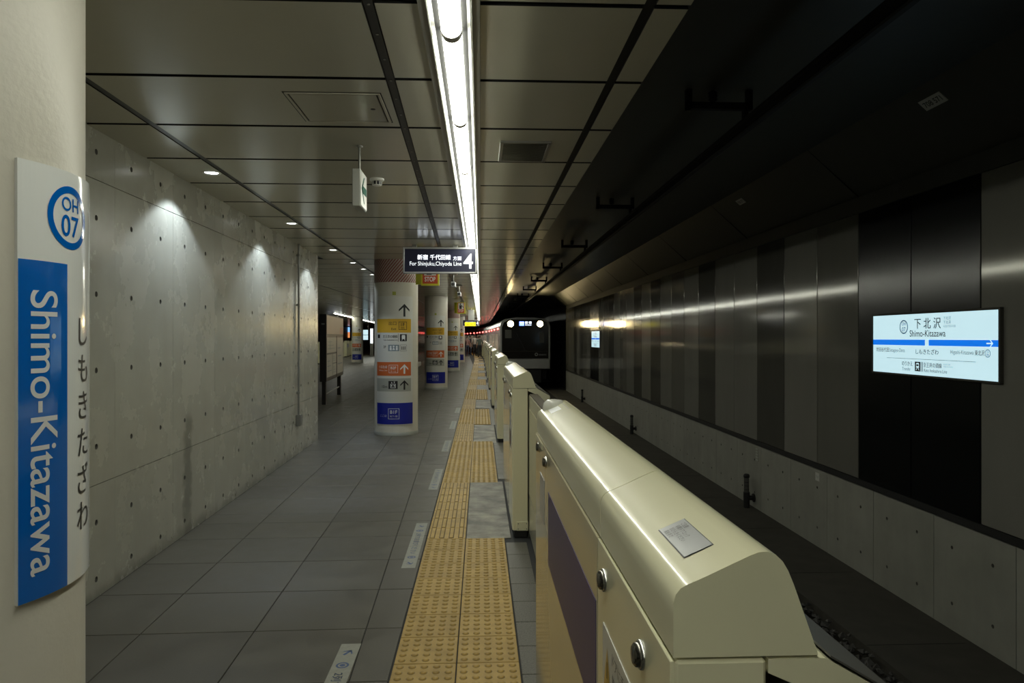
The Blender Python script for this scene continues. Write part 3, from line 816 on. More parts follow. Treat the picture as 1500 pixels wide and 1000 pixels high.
# ================================================================== PLATFORM GATES
def profile_cap():
    base = [(0, 0), (0, .05), (0, .066), (.003, .077), (.009, .0845), (.018, .0895), (.026, .0925), (.040, .0985), (.095, .1235), (.106, .1275), (.117, .1282), (.127, .1245), (.136, .116), (.143, .104), (.150, .087), (.1795, .004), (.18, 0)]
    return base
def cap_mesh(mb, y0, y1):
    pr = profile_cap(); n = len(pr)
    v = [(x, y0, 1.149+z) for x, z in pr]+[(x, y1, 1.149+z) for x, z in pr]
    mb.add(v, [(i, i+1, n+i+1, n+i) for i in range(n-1)][::1], True)
    mb.f[-(n-1):] = [tuple(reversed(q)) for q in mb.f[-(n-1):]]
    mb.add(v, [tuple(range(n)), tuple(range(n, 2*n))[::-1]])
    mb.add(v, [(0, n-1, 2*n-1, n)])
    return mb
def gate(x, y, L, near, far_, label, proto=None):
    """a gate box from y to y+L with sliding leaves reaching near metres towards the camera and far_ metres away"""
    t = empty('platform_gate', (x, y, 0), 0, label, 'platform gate', 'platform screen gate boxes')
    if proto is not None:
        for ch in proto.children:
            if ch.name.startswith('door_leaf') or ch.name.startswith('top_notice') or ch.name.startswith('graphic'): continue
            dup(ch, parent=t)
        n_top = [c for c in proto.children if c.name.startswith('top_notice')]
        dup(n_top[0], parent=t)
    else:
        MB().bbox(.002, .116, .0, L, .055, 1.145, .004).build('body', M_gate, t)
        MB().box(.012, .11, .012, L-.012, 0, .058).build('plinth', M_rubber, t)
        MB().prism([(.118, 1.145), (.19, 1.145), (.286, 1.090), (.286, .03), (.215, .03), (.215, 1.085), (.118, 1.128)], .0, L, axis='y').build('rear_housing', M_gate, t)
        MB().prism([(.196, 1.1455), (.286, 1.0925), (.288, 1.094), (.197, 1.1475)], .001, L-.001, axis='y').build('rear_cover', M_cover, t)
        MB().box(.119, .214, .01, L-.01, 0.0, .03).build('guide_rail', M_pd, t)
        s = .528
        c1 = cap_mesh(MB(), 0, s-.0018).build('cap', M_gate, t); c2 = cap_mesh(MB(), s+.0018, L).build('cap', M_gate, t)
        # glossy face sheet, violet graphic
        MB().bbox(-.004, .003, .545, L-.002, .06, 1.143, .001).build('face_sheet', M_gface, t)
        MB().box(-.0052, -.003, .556, 1.556, .767, 1.0135).build('graphic', M_gpurple, t)
        MB().bbox(-.003, .004, .004, .540, .06, 1.143, .001).build('end_sheet', M_gate, t)
        for yy, zz in ((.155, 1.084), (.460, 1.087), (1.64, 1.10), (1.93, 1.108)):
            k = MB().lathe([(.021, 0), (.021, -.004), (.019, -.006)], (-.003, yy, zz), n=24, axis='x').build('knob', M_chrome, t)
            MB().lathe([(.0175, -.004), (.0165, -.011), (.012, -.0145), (.0001, -.0155)], (-.003, yy, zz), n=24, axis='x').build('knob_face', M_dknob, k)
        # notices
        t1 = MB().box(-.0045, -.002, .215, .475, .64, 1.003).build('warning_label', M_signw2, t)
        P = Print(lambda a, b: (-.0052, .475-a, b)); P.put(shape_poly([(.015, .895), (.085, .895), (.05, .975)])); P.build('triangle', M_yellow, t1)
        P = Print(lambda a, b: (-.0058, .475-a, b)); P.put(shape_rect(.047, .92, .053, .95)); P.put(shape_rect(.047, .905, .053, .912))
        for i in range(5): P.put(glyphs(['ドアに手を', '触れないで', 'ください', 'かけこみ乗車は', 'おやめください'][i], .026, .002, .13, 'L'), .10, .968-i*.036)
        P.put(shape_rect(.012, .66, .246, .79)); P.build('print', M_ink, t1)
        P = Print(lambda a, b: (-.0064, .475-a, b)); P.put(shape_ring(.129, .725, .052, .040, 32)); P.put(shape_poly([(.095, .752), (.102, .759), (.163, .698), (.156, .691)][::-1])); P.build('symbol', M_stopred, t1)
        MB().box(-.0055, -.003, 1.71, 1.885, .86, 1.02).build('notice', M_silver, t)
        MB().bbox(-.0065, -.003, 1.79, 2.08, 1.118, 1.142, .001).build('slot_cover', M_gate, t)
        # top: small metal notice lying on the sloping cap
        def F(u, v, off=.0016): return (.026+u*.083/.0905-off*.39, v, 1.149+.0925+u*.036/.0905+off*.92)
        mb = MB(); u0, u1, v0, v1 = .012, .053, .078, .212
        mb.add([F(u0, v0), F(u1, v0), F(u1, v1), F(u0, v1)], [(0, 1, 2, 3)])
        mb.add([F(u0-.0016, v0-.0016, .0008), F(u1+.0016, v0-.0016, .0008), F(u1+.0016, v1+.0016, .0008), F(u0-.0016, v1+.0016, .0008)], [(0, 1, 2, 3)], mi=1)
        tn = mb.build('top_notice', [M_silver, M_ink], t)
        P = Print(lambda a, b: F(u0+b, v1-a, .0026))        # reads along the gate
        for i, sx in enumerate(['ご注意', '非常ドアコック', 'おひらきください', '扉を手で']):
            P.put(glyphs(sx, .0085, .0, None, 'L'), .018, .031-i*.0093)
        P.build('print', M_ink, tn)
        # far end: lid seam, white dot label, guard lamp
        mb = MB()
        mb.add([F(.0, 1.80, .001), F(.089, 1.80, .001), F(.089, 1.803, .001), F(.0, 1.803, .001)], [(0, 1, 2, 3)])
        mb.add([F(.075, 1.80, .001), F(.0775, 1.80, .001), F(.0775, L-.03, .001), F(.075, L-.03, .001)], [(0, 1, 2, 3)])
        mb.build('lid_seam', M_bronze, t)
        mb = MB(); mb.add([F(.012, 1.86, .0015), F(.055, 1.86, .0015), F(.055, 1.99, .0015), F(.012, 1.99, .0015)], [(0, 1, 2, 3)]); mb.build('lid_label', M_whitep, t)
        MB().lathe([(.048, 0), (.048, .018), (.044, .034), (.030, .046), (.0001, .05)], (.068, L+.0-.045, 1.149+.088), n=28).build('guard_lamp', M_glassy, t)
        # foot bracket with screws on the near end
        fb = MB().bbox(.03, .118, -.006, .004, .055, .125, .002).build('foot_cover', M_gate, t)
        mb = MB()
        for a, b in ((.042, .07), (.106, .07), (.042, .11), (.106, .11)): mb.cyl((a, -.006, b), .004, -.002, axis='y', n=8)
        mb.build('screws', M_chrome, fb)
        MB().lathe([(.0065, 0), (.0065, .005), (.004, .008), (.0001, .0085)], (.173, .03, 1.166), n=14, axis='x').build('bolt', M_chrome, t)
    for (a, b) in ((-near, .004), (L-.004, L+far_)):
        if b-a < .05: continue
        lf = MB().bbox(.124, .194, a, b, .05, 1.098, .004).build('door_leaf', M_leaf, t)
        mb = MB(); mb.box(.130, .190, a+.01, b-.002, 1.097, 1.105); mb.build('leaf_top', M_leaftop, lf)
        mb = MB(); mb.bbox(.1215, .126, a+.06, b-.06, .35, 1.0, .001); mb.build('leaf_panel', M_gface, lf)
    return t
M_dknob = mat('dark_knob_metal', (.20, .19, .17), .2, metal=1)
ORD = ['nearest', 'second', 'third', 'fourth', 'fifth', 'sixth', 'seventh', 'eighth', 'ninth', 'tenth', 'eleventh', 'twelfth', 'thirteenth', 'fourteenth', 'fifteenth', 'sixteenth']
gp = None
for i, (a, b) in enumerate(PL):
    near = 1.3 if i == 0 else (a-PL[i-1][0]-2.1)/2-.004
    far_ = (PL[i+1][0]-a-2.1)/2-.004 if i+1 < len(PL) else 1.2
    y0 = a if i else .857
    lb = ('large beige platform gate box nearest the camera with rounded cap and violet graphic' if i == 0 else 'beige platform gate box with rounded cap, %s from the camera in the row' % ORD[i])
    if i == 1: near = (5.45-2.957)/2; 
    if i == 0: far_ = (5.45-2.957)/2-.004
    o = gate(X0+bend(a+1)+(.012 if i else 0), y0, 2.1, near, far_, lb, gp); gp = gp or o
    if i: o.rotation_euler = (0, 0, atan((max(0, a+1-46))/450))

# ================================================================== TUNNEL
ZT = -1.30
tb = MB().box(3.55, 4.75, -30, 45, ZT-.3, ZT).build('walkway', M_soil); tag(tb, kind='structure')
tb2 = MB().box(.80, 3.55, -30, 100, ZT-.5, ZT-.18).build('track_bed', M_soil); tag(tb2, kind='structure')
pw = MB()
for i in range(32):
    a, b = -30+i*4, -26+i*4
    pw.prism([(.62+bend(a), a), (.80+bend(a), a), (.80+bend(b), b), (.62+bend(b), b)], ZT-.3, -.02)
tag(pw.build('trim_2', M_conc2), kind='structure')
mb = MB()
for k in range(24): mb.box(3.56, 4.5, .4+k*2.0, .406+k*2.0, ZT, ZT+.002)
mb.build('slab_joint', M_black, tb)['kind'] = 'stuff'
# ballast stones
rock = []
mb = MB(); rnd = random.Random(3)
def stone(x, y, z, s):
    v = []; b = [(1, 0, 0), (-1, 0, 0), (0, 1, 0), (0, -1, 0), (0, 0, 1), (0, 0, -1)]
    a = rnd.random()*6.3; c, n = cos(a), sin(a)
    for p in b:
        k = s*rnd.uniform(.6, 1.1); px, py, pz = p[0]*k, p[1]*k, p[2]*k*.75
        px += rnd.uniform(-.3, .3)*s; py += rnd.uniform(-.3, .3)*s
        v.append((x+px*c-py*n, y+px*n+py*c, z+pz))
    mb.add(v, [(0, 2, 4), (2, 1, 4), (1, 3, 4), (3, 0, 4), (2, 0, 5), (1, 2, 5), (3, 1, 5), (0, 3, 5)])
y = .8
while y < 22:
    n = 40 if y < 9 else 16
    for _ in range(n):
        sx = rnd.uniform(2.3, 3.52); sx = sx if not 2.82 < sx < 3.08 else 3.1+rnd.random()*.42
        stone(sx, y+rnd.uniform(0, .3), ZT-.12+rnd.uniform(0, .13), rnd.uniform(.03, .055) if y < 9 else .06)
    y += .22
o = mb.build('ballast', M_stone); tag(o, 'dark crushed stone ballast between the track and the walkway', 'ballast', kind='stuff')
for x, lb in ((1.89, 'steel running rail nearer the platform'), (2.95, 'steel running rail nearer the tunnel wall')):
    mb = MB(); mb.prism([(x-.07, ZT-.14), (x+.07, ZT-.14), (x+.07, ZT-.125), (x+.012, ZT-.10), (x+.012, ZT-.03), (x+.034, ZT-.015), (x+.034, ZT+.02), (x-.034, ZT+.02), (x-.034, ZT-.015), (x-.012, ZT-.03), (x-.012, ZT-.10), (x-.07, ZT-.125)], -5, 60, axis='y')
    o = mb.build('running_rail', M_steel); tag(o, lb, 'rail')
# right wall: concrete plinth, black trim, tall metal panels
ZP0, ZP1 = -.155, 3.03
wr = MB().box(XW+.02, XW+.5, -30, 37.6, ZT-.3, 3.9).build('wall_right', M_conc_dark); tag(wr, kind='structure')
pr = form_panel(1.1, [ZT, ZT+.52, ZP0-.06], ZT, ZP0-.06, nh=2, hr=.018, gap=.003)
proto = None
for k in range(-5, 32):
    y = 6.97+1.103*k
    if y > 37: continue
    if proto is None: o = pr.build('concrete_panel', [M_conc2, M_hole], wr); proto = o
    else: o = link('concrete_panel', proto.data, wr)
    o.location = (XW-.002, y, 0); o.scale = (-1, 1, 1)
tn = MB().box(XW-.035, XW+.03, -30, 37.6, ZP0-.075, ZP0-.004); tag(tn.build('trim_3', M_black), kind='structure')
seq = {-8: 'l', -7: 'm', -6: 'd', -5: 'l', -4: 'm', -3: 'l', -2: 'm', -1: 'l', 0: 'k', 1: 'k', 2: 'm', 3: 'l', 4: 'd', 5: 'l', 6: 'l', 7: 'd', 8: 'l', 9: 'm', 10: 'l', 11: 'd', 12: 'l', 13: 'd', 14: 'l', 15: 'm', 16: 'l', 17: 'd', 18: 'm', 19: 'l', 20: 'k', 21: 'k', 22: 'l', 23: 'm', 24: 'd', 25: 'l', 26: 'd', 27: 'l', 28: 'l', 29: 'm'}
PM = {'l': M_pl, 'm': M_pm, 'd': M_pd, 'k': M_pk}; PMsh = {}
for k, c in seq.items():
    y = 6.26+1.045*k
    if c not in PMsh:
        mb = MB(); mb.bbox(-.03, .018, .009, 1.036, ZP0, ZP1, .004); o = mb.build('wall_panel', PM[c], wr); PMsh[c] = o.data
    else: o = link('wall_panel', PMsh[c], wr)
    o.location = (XW, y, 0)
MB().box(XW-.02, XW+.03, -30, 37.6, ZP1+.01, ZP1+.2).build('wall_head', M_conc_dark, wr)
# haunch and tunnel roof
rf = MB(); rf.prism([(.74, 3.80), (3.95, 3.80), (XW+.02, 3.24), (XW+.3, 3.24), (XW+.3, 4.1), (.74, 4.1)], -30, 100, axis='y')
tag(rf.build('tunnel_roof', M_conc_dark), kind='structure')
mb = MB()
for k in range(20):
    y = 1.2+k*3.6; mb.prism([(3.94, 3.802), (3.95, 3.792), (XW+.018, 3.234), (XW+.01, 3.226)][::-1], y, y+.012, axis='y')
mb.build('haunch_joint', M_black)
tag(bpy.data.objects['haunch_joint'], kind='structure')
# far dark wall the tunnel curves into
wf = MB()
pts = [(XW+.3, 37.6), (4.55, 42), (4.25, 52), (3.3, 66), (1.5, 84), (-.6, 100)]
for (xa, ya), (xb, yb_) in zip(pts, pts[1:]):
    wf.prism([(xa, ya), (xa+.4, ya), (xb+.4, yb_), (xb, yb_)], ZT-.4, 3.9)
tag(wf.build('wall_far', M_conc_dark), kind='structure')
tag(MB().box(-18, 8, 100, 100.4, -2, 4).build('wall_end', M_conc_dark), kind='structure')
tag(MB().box(-18, XW+.5, -30.4, -30, -2, 4.1).build('wall_back', M_conc_dark), kind='structure')
# rigid overhead conductor rail with hangers
t = empty('conductor_rail', (2.42, 0, 3.42), 0, 'dark rigid overhead conductor rail running along the tunnel roof above the track', 'rail')
MB().prism([(-.035, .11), (.035, .11), (.035, .095), (.012, .085), (.012, .03), (.035, .0), (.02, -.01), (-.02, -.01), (-.035, .0), (-.012, .03), (-.012, .085), (-.035, .095)], -5, 60, axis='y').build('beam', M_soot, t)
for i in range(12):
    y = 1.4+i*5.0
    MB().box(-.55, .06, y-.03, y+.03, .20, .26).box(-.55, -.50, y-.03, y+.03, .20, .378).box(-.02, .02, y-.03, y+.03, .105, .21).box(.01, .06, y-.03, y+.03, .2, .378).build('hanger', M_soot, t)
    MB().lathe([(.02, 0), (.045, .02), (.03, .035), (.045, .05), (.03, .065), (.045, .08), (.02, .10)], (-.30, y, .27), n=14).build('insulator', M_soot, t)

def haunch_tag(y, ln, label):
    t = empty('number_tag', (4.09, y, 3.677), 0, label, 'sign', 'small number tags on the tunnel haunch')
    F = lambda a, b, o=.006: (-.753*b-.659*o, -a, .659*b-.753*o)        # a along the wall towards the camera, b up the slope
    h = ln*.38
    mb = MB(); mb.add([F(p, q, o) for o in (0, .006) for p, q in ((-ln/2, -h/2), (ln/2, -h/2), (ln/2, h/2), (-ln/2, h/2))],
                      [(0, 1, 5, 4), (1, 2, 6, 5), (2, 3, 7, 6), (3, 0, 4, 7), (4, 5, 6, 7)]); mb.build('plate', M_signw2, t)
    P = Print(lambda a, b: F(a, b, .0075)); P.put(glyphs('708 571', h*.7, .01, ln*.8, 'C', 'C')); P.build('lettering', M_ink, t)
haunch_tag(6.25, .30, 'pale worn number tag high on the tunnel haunch, nearer one')
haunch_tag(11.0, .26, 'small number tag on the tunnel haunch, farther one')
# drain posts along the wall foot
dp = None
for y, lb in ((11.68, 'black trackside drain post with clear top, nearest on the wall foot'), (20.7, 'black trackside drain post at the wall foot, middle one'), (30.9, 'black trackside drain post at the wall foot, farthest one')):
    if dp: dup(dp, (4.44, y, ZT), 0, lb); continue
    dp = t = empty('drain_post', (4.44, y, ZT), 0, lb, 'post', 'drain posts along the tunnel wall')
    MB().cyl((0, 0, 0), .052, .26, n=20).build('base', M_rubber, t)
    MB().cyl((0, 0, .26), .042, .24, n=20).build('sleeve', mat('smoky_sleeve', (.10, .10, .09), .2), t)
    MB().lathe([(.046, .5), (.05, .505), (.05, .54), (.035, .56), (.0001, .565)], n=20).build('cap', M_rubber, t)
    for k in range(3): MB().lathe([(.0425, .30+k*.06), (.0445, .305+k*.06), (.0425, .31+k*.06)], n=20).build('rib', M_rubber, t)
    MB().cyl((.03, -.0, .16), .04, .10, axis='x', n=16).cyl((.11, 0, .16), .07, .018, axis='x', n=20).build('outlet', M_rubber, t)
t = empty('wall_tag', (XW-.002, 9.44, -.35), 0, 'tiny white number tag on the concrete plinth below the grey panels', 'sign')
MB().bbox(-.006, 0, -.055, .055, -.055, .055, .002).build('plate', M_signw2, t)
P = Print(lambda a, b: (-.0068, -a, b)); P.put(glyphs('710', .05, .004, .07, 'C', 'C')); P.build('lettering', M_greyink, t)
t = empty('marker_strip', (XW-.002, 11.55, -.40), 0, 'narrow pale striped marker strip on the plinth above the nearest drain post', 'sign')
for k in range(5): MB().box(-.005, 0, -.05, .05, -.10+k*.045, -.075+k*.045).build('mark', M_lgrey, t)

# station name signs on the tunnel wall (backlit)
def station_sign(y0, label):
    """y0 = far (left) edge; text runs towards the camera"""
    t = empty('station_sign', (XW-.062, y0, 0), 0, label, 'sign', 'backlit station name signs')
    L, z0, z1 = 2.022, 1.132, 1.804
    mb = MB(); f = .021
    mb.bbox(-.004, .034, -L, 0, z0, z0+f, .003); mb.bbox(-.004, .034, -L, 0, z1-f, z1, .003)
    mb.bbox(-.004, .034, -f, 0, z0, z1, .003); mb.bbox(-.004, .034, -L, -L+f, z0, z1, .003)
    mb.build('frame', M_pd, t)
    MB().box(.004, .032, -L+f, -f, z0+f, z1-f).build('light_panel', M_lit, t)
    F = lambda o: (lambda a, b: (.004-o, -a, b))
    B = Print(F(.0012)); B.put(shape_rect(f, 1.457, 1.03-.03, 1.516)); B.put(shape_rect(1.035, 1.457, L-f, 1.516)); B.put(shape_rect(.95, 1.457, 1.05, 1.516)); B.build('blue_line', M_litblue, t)
    Wp = Print(F(.0022)); Wp.put(shape_rect(.974, 1.456, 1.034, 1.517)); Wp.put(shape_arrow(1.893, 1.486, .085, 0, .15)); Wp.build('line_marks', M_lit, t)
    R = Print(F(.0012)); R.put(shape_ring(.610, 1.651, .074, .062, 40)); R.put(glyphs('OH', .048, .004, None, 'C'), .61, 1.668); R.put(glyphs('07', .066, .004, None, 'C'), .61, 1.603)
    R.put(shape_ring(1.866, 1.397, .036, .030, 28)); R.put(glyphs('OH', .022, .001, None, 'C'), 1.866, 1.402); R.put(glyphs('06', .03, .001, None, 'C'), 1.866, 1.376)
    R.build('blue_lettering', M_blueink, t)
    K = Print(F(.0012)); G = Print(F(.0012))
    def T(P, s, x0, x1, yb, h, bold=.013):
        v, f_ = glyphs(s, 1, bold)
        mx = max(p[0] for p in v); my = max(p[1] for p in v); mn = min(p[1] for p in v); mn = min(mn, 0) if mn > -.02 else 0
        P.put(([(x0+p[0]/mx*(x1-x0), yb+p[1]/my*h) for p in v], f_))
    T(K, '下 北 沢', .795, 1.222, 1.638, .10, .012); T(K, 'Shimo-Kitazawa', .715, 1.292, 1.549, .066, .006)
    T(K, '世田谷代田', .083, .335, 1.384, .045); T(G, 'Setagaya-Daita', .345, .63, 1.384, .038, 0)
    T(K, 'しもきたざわ', .82, 1.185, 1.372, .05); T(G, 'Higashi-Kitazawa', 1.365, 1.685, 1.382, .038, 0); T(K, '東北沢', 1.70, 1.825, 1.379, .045)
    T(G, '下北沢', 1.258, 1.37, 1.715, .028, 0); T(G, '下北泽', 1.258, 1.37, 1.675, .028, 0); T(G, '시모키타자와', 1.258, 1.44, 1.637, .025, 0)
    K.put(shape_rect(.293, 1.314, 1.714, 1.3175))
    T(K, 'のりかえ', .578, .765, 1.243, .045); T(G, 'Transfer', .583, .732, 1.19, .035, 0)
    K.put(shape_rect(.803, 1.190, .900, 1.289)); G.put(shape_rect(.918, 1.19, .933, 1.289))
    T(K, '京王井の頭線', .945, 1.235, 1.240, .046); T(K, 'Keio Inokashira Line', .955, 1.315, 1.19, .034, 0)
    T(G, '京王井之头线', 1.262, 1.36, 1.27, .015, 0); T(G, '게이오 이노카시라선', 1.262, 1.40, 1.248, .014, 0)
    K.build('black_lettering', M_ink, t); G.build('fine_print', M_greyink, t)
    I = Print(F(.0024)); I.put(shape_train(.8515, 1.239, .088)); I.build('train_icon', M_lit, t)
    I = Print(F(.0034)); I.put(shape_rect(.833, 1.244, .870, 1.262)); I.put(shape_disc(.838, 1.229, .005, 8)); I.put(shape_disc(.865, 1.229, .005, 8)); I.build('icon_window', M_ink, t)
    mb = MB()
    for yy in (-.4, -1.6): mb.box(.032, .043, yy-.05, yy+.05, 1.3, 1.6)
    mb.build('wall_bracket', M_pd, t)
    return t
s1 = station_sign(7.994, 'large backlit white and blue station name sign on the black wall panels at right')
dup(s1, (XW-.062, 28.75, 0), 0, 'small distant backlit station name sign further along the tunnel wall')

# ================================================================== TRAIN
TX, TY = 2.42, 38.5
def tcar(y0, x, rz, label, front):
    t = empty('train_car', (x, y0, 0), rz, label, 'train', 'cars of the arriving train')
    W = 1.36; zb, zr = -.17, 2.62; Ln = 19.6
    prof = [(-W, zb), (W, zb), (W, 2.15), (W-.06, 2.36), (W-.28, 2.54), (.5, zr), (-.5, zr), (-W+.28, 2.54), (-W+.06, 2.36), (-W, 2.15)]
    MB().prism(prof, .0, Ln, axis='y').build('body', M_train, t)
    mb = MB(); mb.box(-1.2, 1.2, .4, Ln-.4, -.75, zb)
    for yy in (2.6, 4.7, Ln-4.7, Ln-2.6): mb.cyl((-.62, yy, -.86), .40, .12, axis='x', n=20); mb.cyl((.50, yy, -.86), .40, .12, axis='x', n=20)
    mb.build('underframe', M_under, t)
    for i in range(4):
        yc = 2.45+i*4.9
        dr = MB().bbox(-W-.012, -W+.02, yc-.65, yc+.65, -.10, 1.85, .004).build('door', M_train, t)
        MB().box(-W-.016, -W, yc-.52, yc-.06, .85, 1.7).box(-W-.016, -W, yc+.06, yc+.52, .85, 1.7).build('door_window', M_win, dr)
        if i < 3: MB().box(-W-.006, -W+.02, yc+1.0, yc+3.9, .85, 1.75).build('window', M_win, t)
        MB().bbox(-W-.05, -W+.01, yc-.5, yc+.5, 1.98, 2.08, .01).build('side_lamp', M_redlamp, t)
    MB().box(-W-.003, -W+.01, .3, Ln, .28, .42).build('blue_stripe', M_blue, t)
    if front:
        MB().bbox(-W+.03, W-.03, -.10, .02, zb+.0, .36, .03).build('lower_apron', M_train, t)
        mb = MB(); mb.prism([(-W+.10, .40), (W-.10, .40), (W-.10, 2.10), (W-.2, 2.36), (W-.5, 2.50), (-W+.5, 2.50), (-W+.2, 2.36), (-W+.10, 2.10)], -.09, .02, axis='y'); mb.build('windscreen', M_tblack, t)
        mb = MB()
        for s in (-1, 1): mb.bbox(s*(W-.045)-.05, s*(W-.045)+.05, -.10, .03, .30, 2.18, .02)
        mb.build('corner_post', M_train, t)
        for s in (-.80, .80):
            hl = MB().lathe([(.20, 0), (.21, -.03), (.18, -.04)], (s, -.085, 2.27), n=24, axis='y').build('headlight', M_chrome, t)
            MB().lathe([(.165, -.035), (.10, -.05), (.0001, -.055)], (s, -.085, 2.27), n=24, axis='y').build('lens', M_head, hl)
        MB().box(-.37, .37, -.105, -.08, 2.16, 2.41).build('display', M_ink, t)
        P = Print(lambda a, b: (a, -.108, b)); P.put(shape_rect(-.33, 2.17, -.06, 2.40)); P.build('display_square', M_ledb, t)
        P = Print(lambda a, b: (a, -.112, b))
        P.put(glyphs('各停', .12, .01, .22, 'C'), -.195, 2.29); P.put(glyphs('Local', .075, .006, .2, 'C'), -.195, 2.195)
        P.put(glyphs('新 宿', .14, .01, .34, 'C'), .16, 2.285); P.put(glyphs('Shinjuku', .08, .006, .33, 'C'), .16, 2.19)
        P.build('display_lettering', M_led, t)
        P = Print(lambda a, b: (a, -.095, b)); P.put(glyphs('ODAKYU', .09, .004, .42, 'L', 'C'), .72, .60)
        P.put(shape_ring(.60, .62, .085, .055, 24)); P.build('emblem', M_silver, t)
        P = Print(lambda a, b: (a, -.0945, b)); P.put(shape_rect(-W+.12, .78, W-.12, .79)); P.build('windscreen_line', M_pd, t)
        wi = MB(); wi.prism([(-.15, -.105), (.1, -.105), (.1, -.095), (-.15, -.095)], .82, .84); wi.prism([(-.02, .82), (.01, .82), (-.45, 1.75), (-.48, 1.75)], -.115, -.10, axis='y'); wi.build('wiper', M_rubber, t)
        mb = MB(); mb.bbox(-.9, .9, -.05, .3, -.95, -.20, .05); mb.build('skirt', M_under, t)
        MB().bbox(-.16, .16, -.42, .0, -.62, -.34, .03).build('coupler', M_under, t)
        P = Print(lambda a, b: (a, -.0935, b)); P.put(shape_rect(-1.1, 1.5, -.75, 1.95)); P.put(shape_rect(.78, 1.25, 1.02, 1.8)); P.build('window_notice', mat('dim_notice', (.10, .10, .085), .4), t)
    return t
px, py, a = TX, TY, 0
a = radians(1.2)
for i, lb in enumerate(['front car of the silver train with a black face and two bright headlights', 'second car of the silver train with red side lamps', 'third car of the silver train far down the curve']):
    tcar(py, px, a, lb, i == 0)
    px += -sin(a)*20; py += cos(a)*20; a += radians(2.1)
for s in (-.80, .80):
    spot(TX+s, TY-.20, 2.27, BEAM, (1, .76, .38), radians(64), .6, (pi/2-.02, 0, pi+radians(1)), .16)

# ================================================================== INFORMATION BOARD
t = empty('information_board', (-3.50, 16.3, 0), atan(.075), 'dark framed information board on two legs beyond the end of the concrete wall', 'board')
L = 3.25
MB().bbox(-.15, .0, 0, L, .53, 2.07, .006).build('case', M_bronze, t)
mb = MB(); mb.box(-.0, .006, .03, L-.03, 1.62, 2.04); mb.build('header', M_signbrown, t)
MB().box(0, .007, L-.75, L-.06, 1.63, 1.80).build('header_patch', M_orange, t)
for i, (a, b, c, d) in enumerate([(.06, 1.75, 1.18, 1.54), (.06, 1.0, .62, 1.14), (1.05, 1.75, .92, 1.14), (1.05, 1.75, .62, .90), (1.9, 3.15, .62, 1.54)]):
    p = MB().box(0, .005, a, b, c, d).build('poster', M_paper, t)
    mb = MB(); w_ = b-a; h_ = d-c
    for q in range(3): mb.box(.0055, .0065, a+.1*w_, b-.15*w_*(q+1), c+h_*(.25+.22*q), c+h_*(.28+.22*q))
    mb.box(.0055, .0065, a+w_*.3, a+w_*.32, c+h_*.2, c+h_*.8); mb.build('map_lines', M_greyink, p)
MB().box(0, .009, 1.80, 1.86, .56, 1.58).build('mullion', M_bronze, t)
for yy in (.12, L-.35): MB().bbox(-.12, -.03, yy, yy+.14, 0, .54, .004).build('leg', M_bronze, t)
MB().cyl((-.075, .2, .22), .018, L-.5, axis='y', n=12).build('crossbar', M_grey, t)
P = Print(lambda a, b: (-.075+a, -.002, b)); P.put(shape_rect(-.035, 1.83, .035, 1.86)); P.build('badge', M_lgrey, t)

# ================================================================== OPPOSITE PLATFORM SIDE (far left)
op = None
for i in range(7):
    y = 36.0+i*5.0
    x = -10.1-(y-51.7)*.0836
    lb = 'beige gate box along the opposite platform edge, %s from the left' % ORD[i].replace('nearest', 'first')
    if op is None:
        op = t = empty('opposite_gate', (x, y, 0), atan(.0836), lb, 'platform gate', 'gate boxes of the opposite platform edge')
        MB().bbox(-.25, 0, 0, 2.4, .06, 1.15, .01).build('body', M_gate, t)
        MB().prism([(-.25, 1.15), (0, 1.15), (0, 1.24), (-.03, 1.28), (-.2, 1.28)], 0, 2.4, axis='y').build('cap', M_gate, t)
        MB().box(-.2, -.02, .03, 2.37, 0, .06).build('plinth', M_rubber, t)
        MB().box(0, .004, .7, 1.5, .75, 1.02).build('graphic', M_gpurple, t)
        MB().bbox(-.2, -.12, 2.4, 5.0, .05, 1.1, .004).build('door_leaf', M_gate, t)
    else: dup(op, (x, y, 0), atan(.0836), lb)
tag(MB().prism([(-11.2, 20), (-10.65, 20), (-17.34, 100), (-17.9, 100)], -1.6, 3.6).build('wall_opposite', M_conc_dark), kind='structure')
t = empty('lit_poster', (-16.36, 88.6, 0), .08, 'blue and orange lit poster on the opposite tunnel wall', 'poster')
MB().bbox(-.22, .22, 0, .06, 1.45, 3.40, .01).build('frame', M_bronze, t); MB().box(-.2, .2, -.005, .02, 2.2, 3.35).build('upper_picture', M_litposter, t); MB().box(-.2, .2, -.005, .02, 1.5, 2.2).build('lower_picture', M_litposter2, t)
t = empty('lit_notice_sign', (-9.6, 59.5, 0), .08, 'small white lit sign hanging right of the lone column across the hall', 'sign')
MB().bbox(-.28, .28, 0, .06, 1.30, 2.2, .01).build('frame', M_bronze, t)
MB().box(-.27, -.24, .02, .05, 2.19, H).box(.24, .27, .02, .05, 2.19, H).build('rod', M_grey, t)
for k in (0, 1): MB().box(-.25, .25, -.005, .02, 1.34+k*.43, 1.73+k*.43).build('pane', M_lit, t)
t = empty('lit_advert_stand', (-8.9, 58.5, 0), 0, 'tall narrow white lit panel at the far left behind the striped column', 'sign')
MB().bbox(-.13, .13, 0, .1, 0, 2.3, .01).build('case', M_grey, t); MB().box(-.11, .11, -.006, .02, 1.05, 2.25).build('pane', M_litwhite, t)

